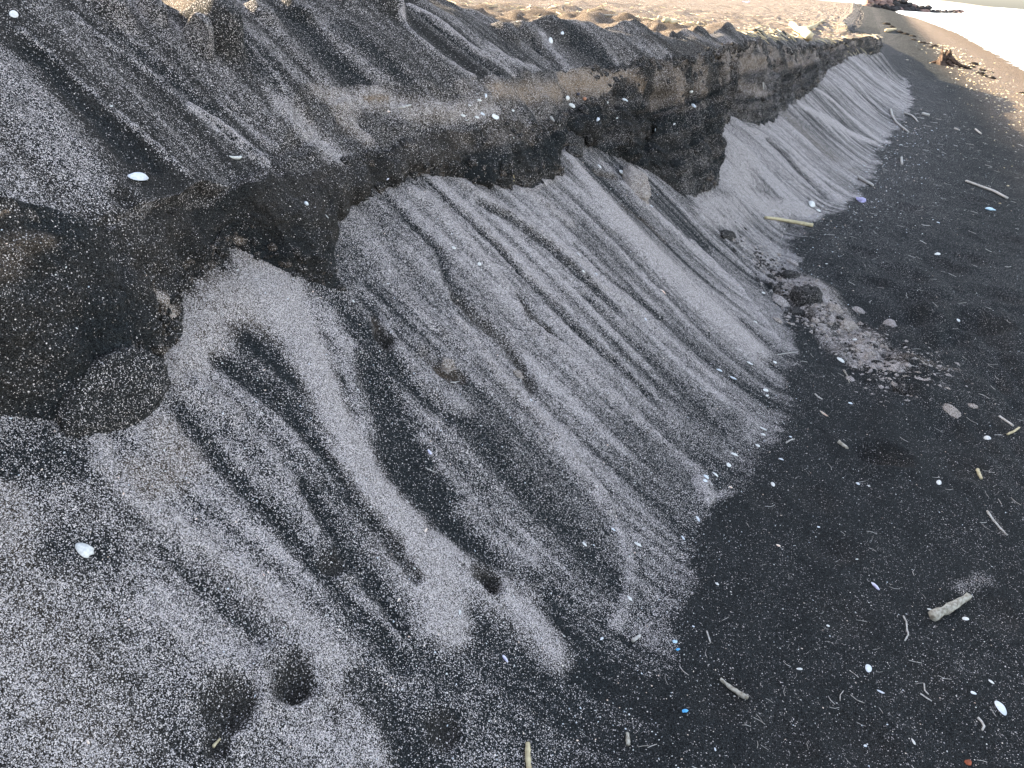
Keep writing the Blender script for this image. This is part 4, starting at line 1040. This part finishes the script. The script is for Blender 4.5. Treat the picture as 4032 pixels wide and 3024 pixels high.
# rock groyne running out into the sea, and the far coast
rk = random.Random(3); protos = [blob(1, .8, .7, 300+i, 2, .55, 1.3) for i in range(7)]; PM = []
for i, (V, Fc) in enumerate(protos):
    for m_ in (ROCKD, ROCKP):
        me = bpy.data.meshes.new('boulder'); me.from_pydata(V, [], Fc); me.update(); me.materials.append(m_); PM.append(me)
def sea_pt(px, py):
    r_ = ray(px, py); return ORI+r_*((-.3-CAM_H)/r_.z)
A0 = sea_pt(3418, 31); A1 = sea_pt(3688, 51); A2 = sea_pt(3838, 52)
A2 = A1+(A2-A1).normalized()*(A1-A0).length*2.4 if (A2-A1).length > (A1-A0).length*2.6 else A2
def boulder(c, sz, pink):
    o = bpy.data.objects.new('boulder', PM[rk.randrange(7)*2+pink]); col.objects.link(o)
    o.location = c; o.rotation_euler = (rk.uniform(-.5, .5), rk.uniform(-.5, .5), rk.uniform(0, 6)); o.scale = (sz, sz, sz*.85)
    tag(o, 'angular boulder of the rock groyne out in the surf', 'boulder', 'boulders of the rock groyne')
for row, (hz, cnt) in enumerate(((.1, 30), (.9, 26), (1.7, 17))):
    for i in range(cnt):
        q = (i+rk.random()*.8)/30.0; c = A0.lerp(A1, q-.03)
        boulder(c+Vector((rk.uniform(-.4, .4), 1.2*row+rk.uniform(-.5, .5), hz+rk.uniform(-.2, .3)-.3*q)), rk.uniform(.65, 1.15), 1 if (q < .35 and row) or rk.random() < .15 else 0)
for i in range(34):
    q = (i+rk.random()*.7)/34; c = A1.lerp(A2, q)
    sz = (c-ORI).length*rk.uniform(5, 8)/FPX
    boulder(c+Vector((rk.uniform(-.6, .6), rk.uniform(-.5, 2.5), rk.uniform(0, 1.0)*sz)), sz, 1 if q > .72 and rk.random() < .7 else 0)
hill = plain('far_hill', (.45, .40, .34), 1, .1, .1, .01)
xs = np.linspace(0, 1, 60); rows_ = []
fa = sea_pt(3500, 30) - ORI; 
def dirp(px): 
    r_ = ray(px, 35+.0805*(px-3990)); v = Vector((r_.x, r_.y, 0)).normalized(); return v
V = []; 
for k, (dist, hf) in enumerate(((1500, 0), (1560, .7), (1650, 1), (1800, .8), (1950, 0))):
    for q in xs:
        v = dirp(3380+620*q)*dist
        hgt = (1-q)**1.1*11*(1+.25*float(fbm2(np.array([q*7.]), np.array([k*.3]), 400, 3)[0]))+ .3
        V.append((v.x, v.y, -.4+hgt*hf))
fh = mesh_obj('far_coast', V, grid_faces(5, 60), hill); fh['kind'] = 'structure'

LQ = [hitp(x*K, y*K)[0] for x, y in ((1640,560),(1690,605),(1730,640),(1780,680),(1830,725),(1880,762),(1930,795),(2010,800))]
def g_clod():
    q = random.choice(LQ); return q.x+random.gauss(0, .09), q.y+random.gauss(0, .16), abs(random.gauss(0, .010))+.004, random.choice((0, 0, 1, 2, 2))
scatter('sand_crumbs', 900, g_clod, [CL_D, CL_T, CL_G], 'broken crumbs of sand crust among the slumped lumps', 'chip')

IV, IF = ico(1)
def lumps(name, cnt, gen, mats, label):
    V = []; Fc = []; mi = []
    for _ in range(cnt):
        c, nn, size, mk = gen(); b0 = len(V)
        k = size*(1+RNG.uniform(-.4, .4, (len(IV), 1))); W_ = IV*k*np.array([random.uniform(.7, 1.2), random.uniform(.7, 1.2), random.uniform(.6, 1.1)])+np.array(tuple(c))
        V += W_.tolist(); Fc += [(a+b0, b_+b0, d_+b0) for a, b_, d_ in IF]; mi += [mk]*len(IF)
    me = bpy.data.meshes.new(name); me.from_pydata(V, [], Fc); me.update()
    for m_ in mats: me.materials.append(m_)
    me.polygons.foreach_set('material_index', np.array(mi, dtype=np.int32)); me.polygons.foreach_set('use_smooth', np.ones(len(Fc), dtype=bool))
    o = bpy.data.objects.new(name, me); col.objects.link(o); tag(o, label, name.replace('_', ' '), None, 'stuff'); return o
cliff_rows = np.where((SEC == 2) | (SEC == 3))[0]
def g_cliff():
    while True:
        s_ = 1.2*math.exp(random.random()*2.7); c = int(np.searchsorted(S_ALL, s_)); 
        q = random.random(); r_ = cliff_rows[int(len(cliff_rows)*(q**2*.3 if random.random() < .35 else (.55+.45*q)))-1]
        if vn2(np.array([s_*2.3]), np.array([r_*.06]), 700)[0]+random.uniform(-.4, .4) < .05: continue
        if SEC[r_] == 3 and s_ < 4.6: continue
        p = P[r_, c]; nn = NRM[r_, c]; size = abs(random.gauss(0, .008))*(1+.10*s_)+.003
        return Vector(p)-Vector(nn)*size*.25, nn, size, random.choice((0, 0, 0, 1)) 
CL_C = sand_material(False, 'clod_brown', .10, .16)
lumps('crumbling_sand', 2600, g_cliff, [CL_D, CL_C], 'crumbling damp sand lumps clinging to the dark undercut face')

def g_rub():
    a, b_ = random.choice(list(zip(LQ[:6], LQ[1:7]))); q = a.lerp(b_, random.random()); n_, s_ = q.x+random.gauss(0, .075), q.y+random.gauss(0, .17)
    p, nn = down(n_, s_)
    size = abs(random.gauss(0, .009))+.0025
    return p-nn*size*.3, nn, size, random.choice((0, 1, 1, 2, 2, 2))
lumps('broken_clods', 900, g_rub, [CL_D, CL_T, CL_G], 'loose pale and dark clods of fallen sand crust at the slope foot')
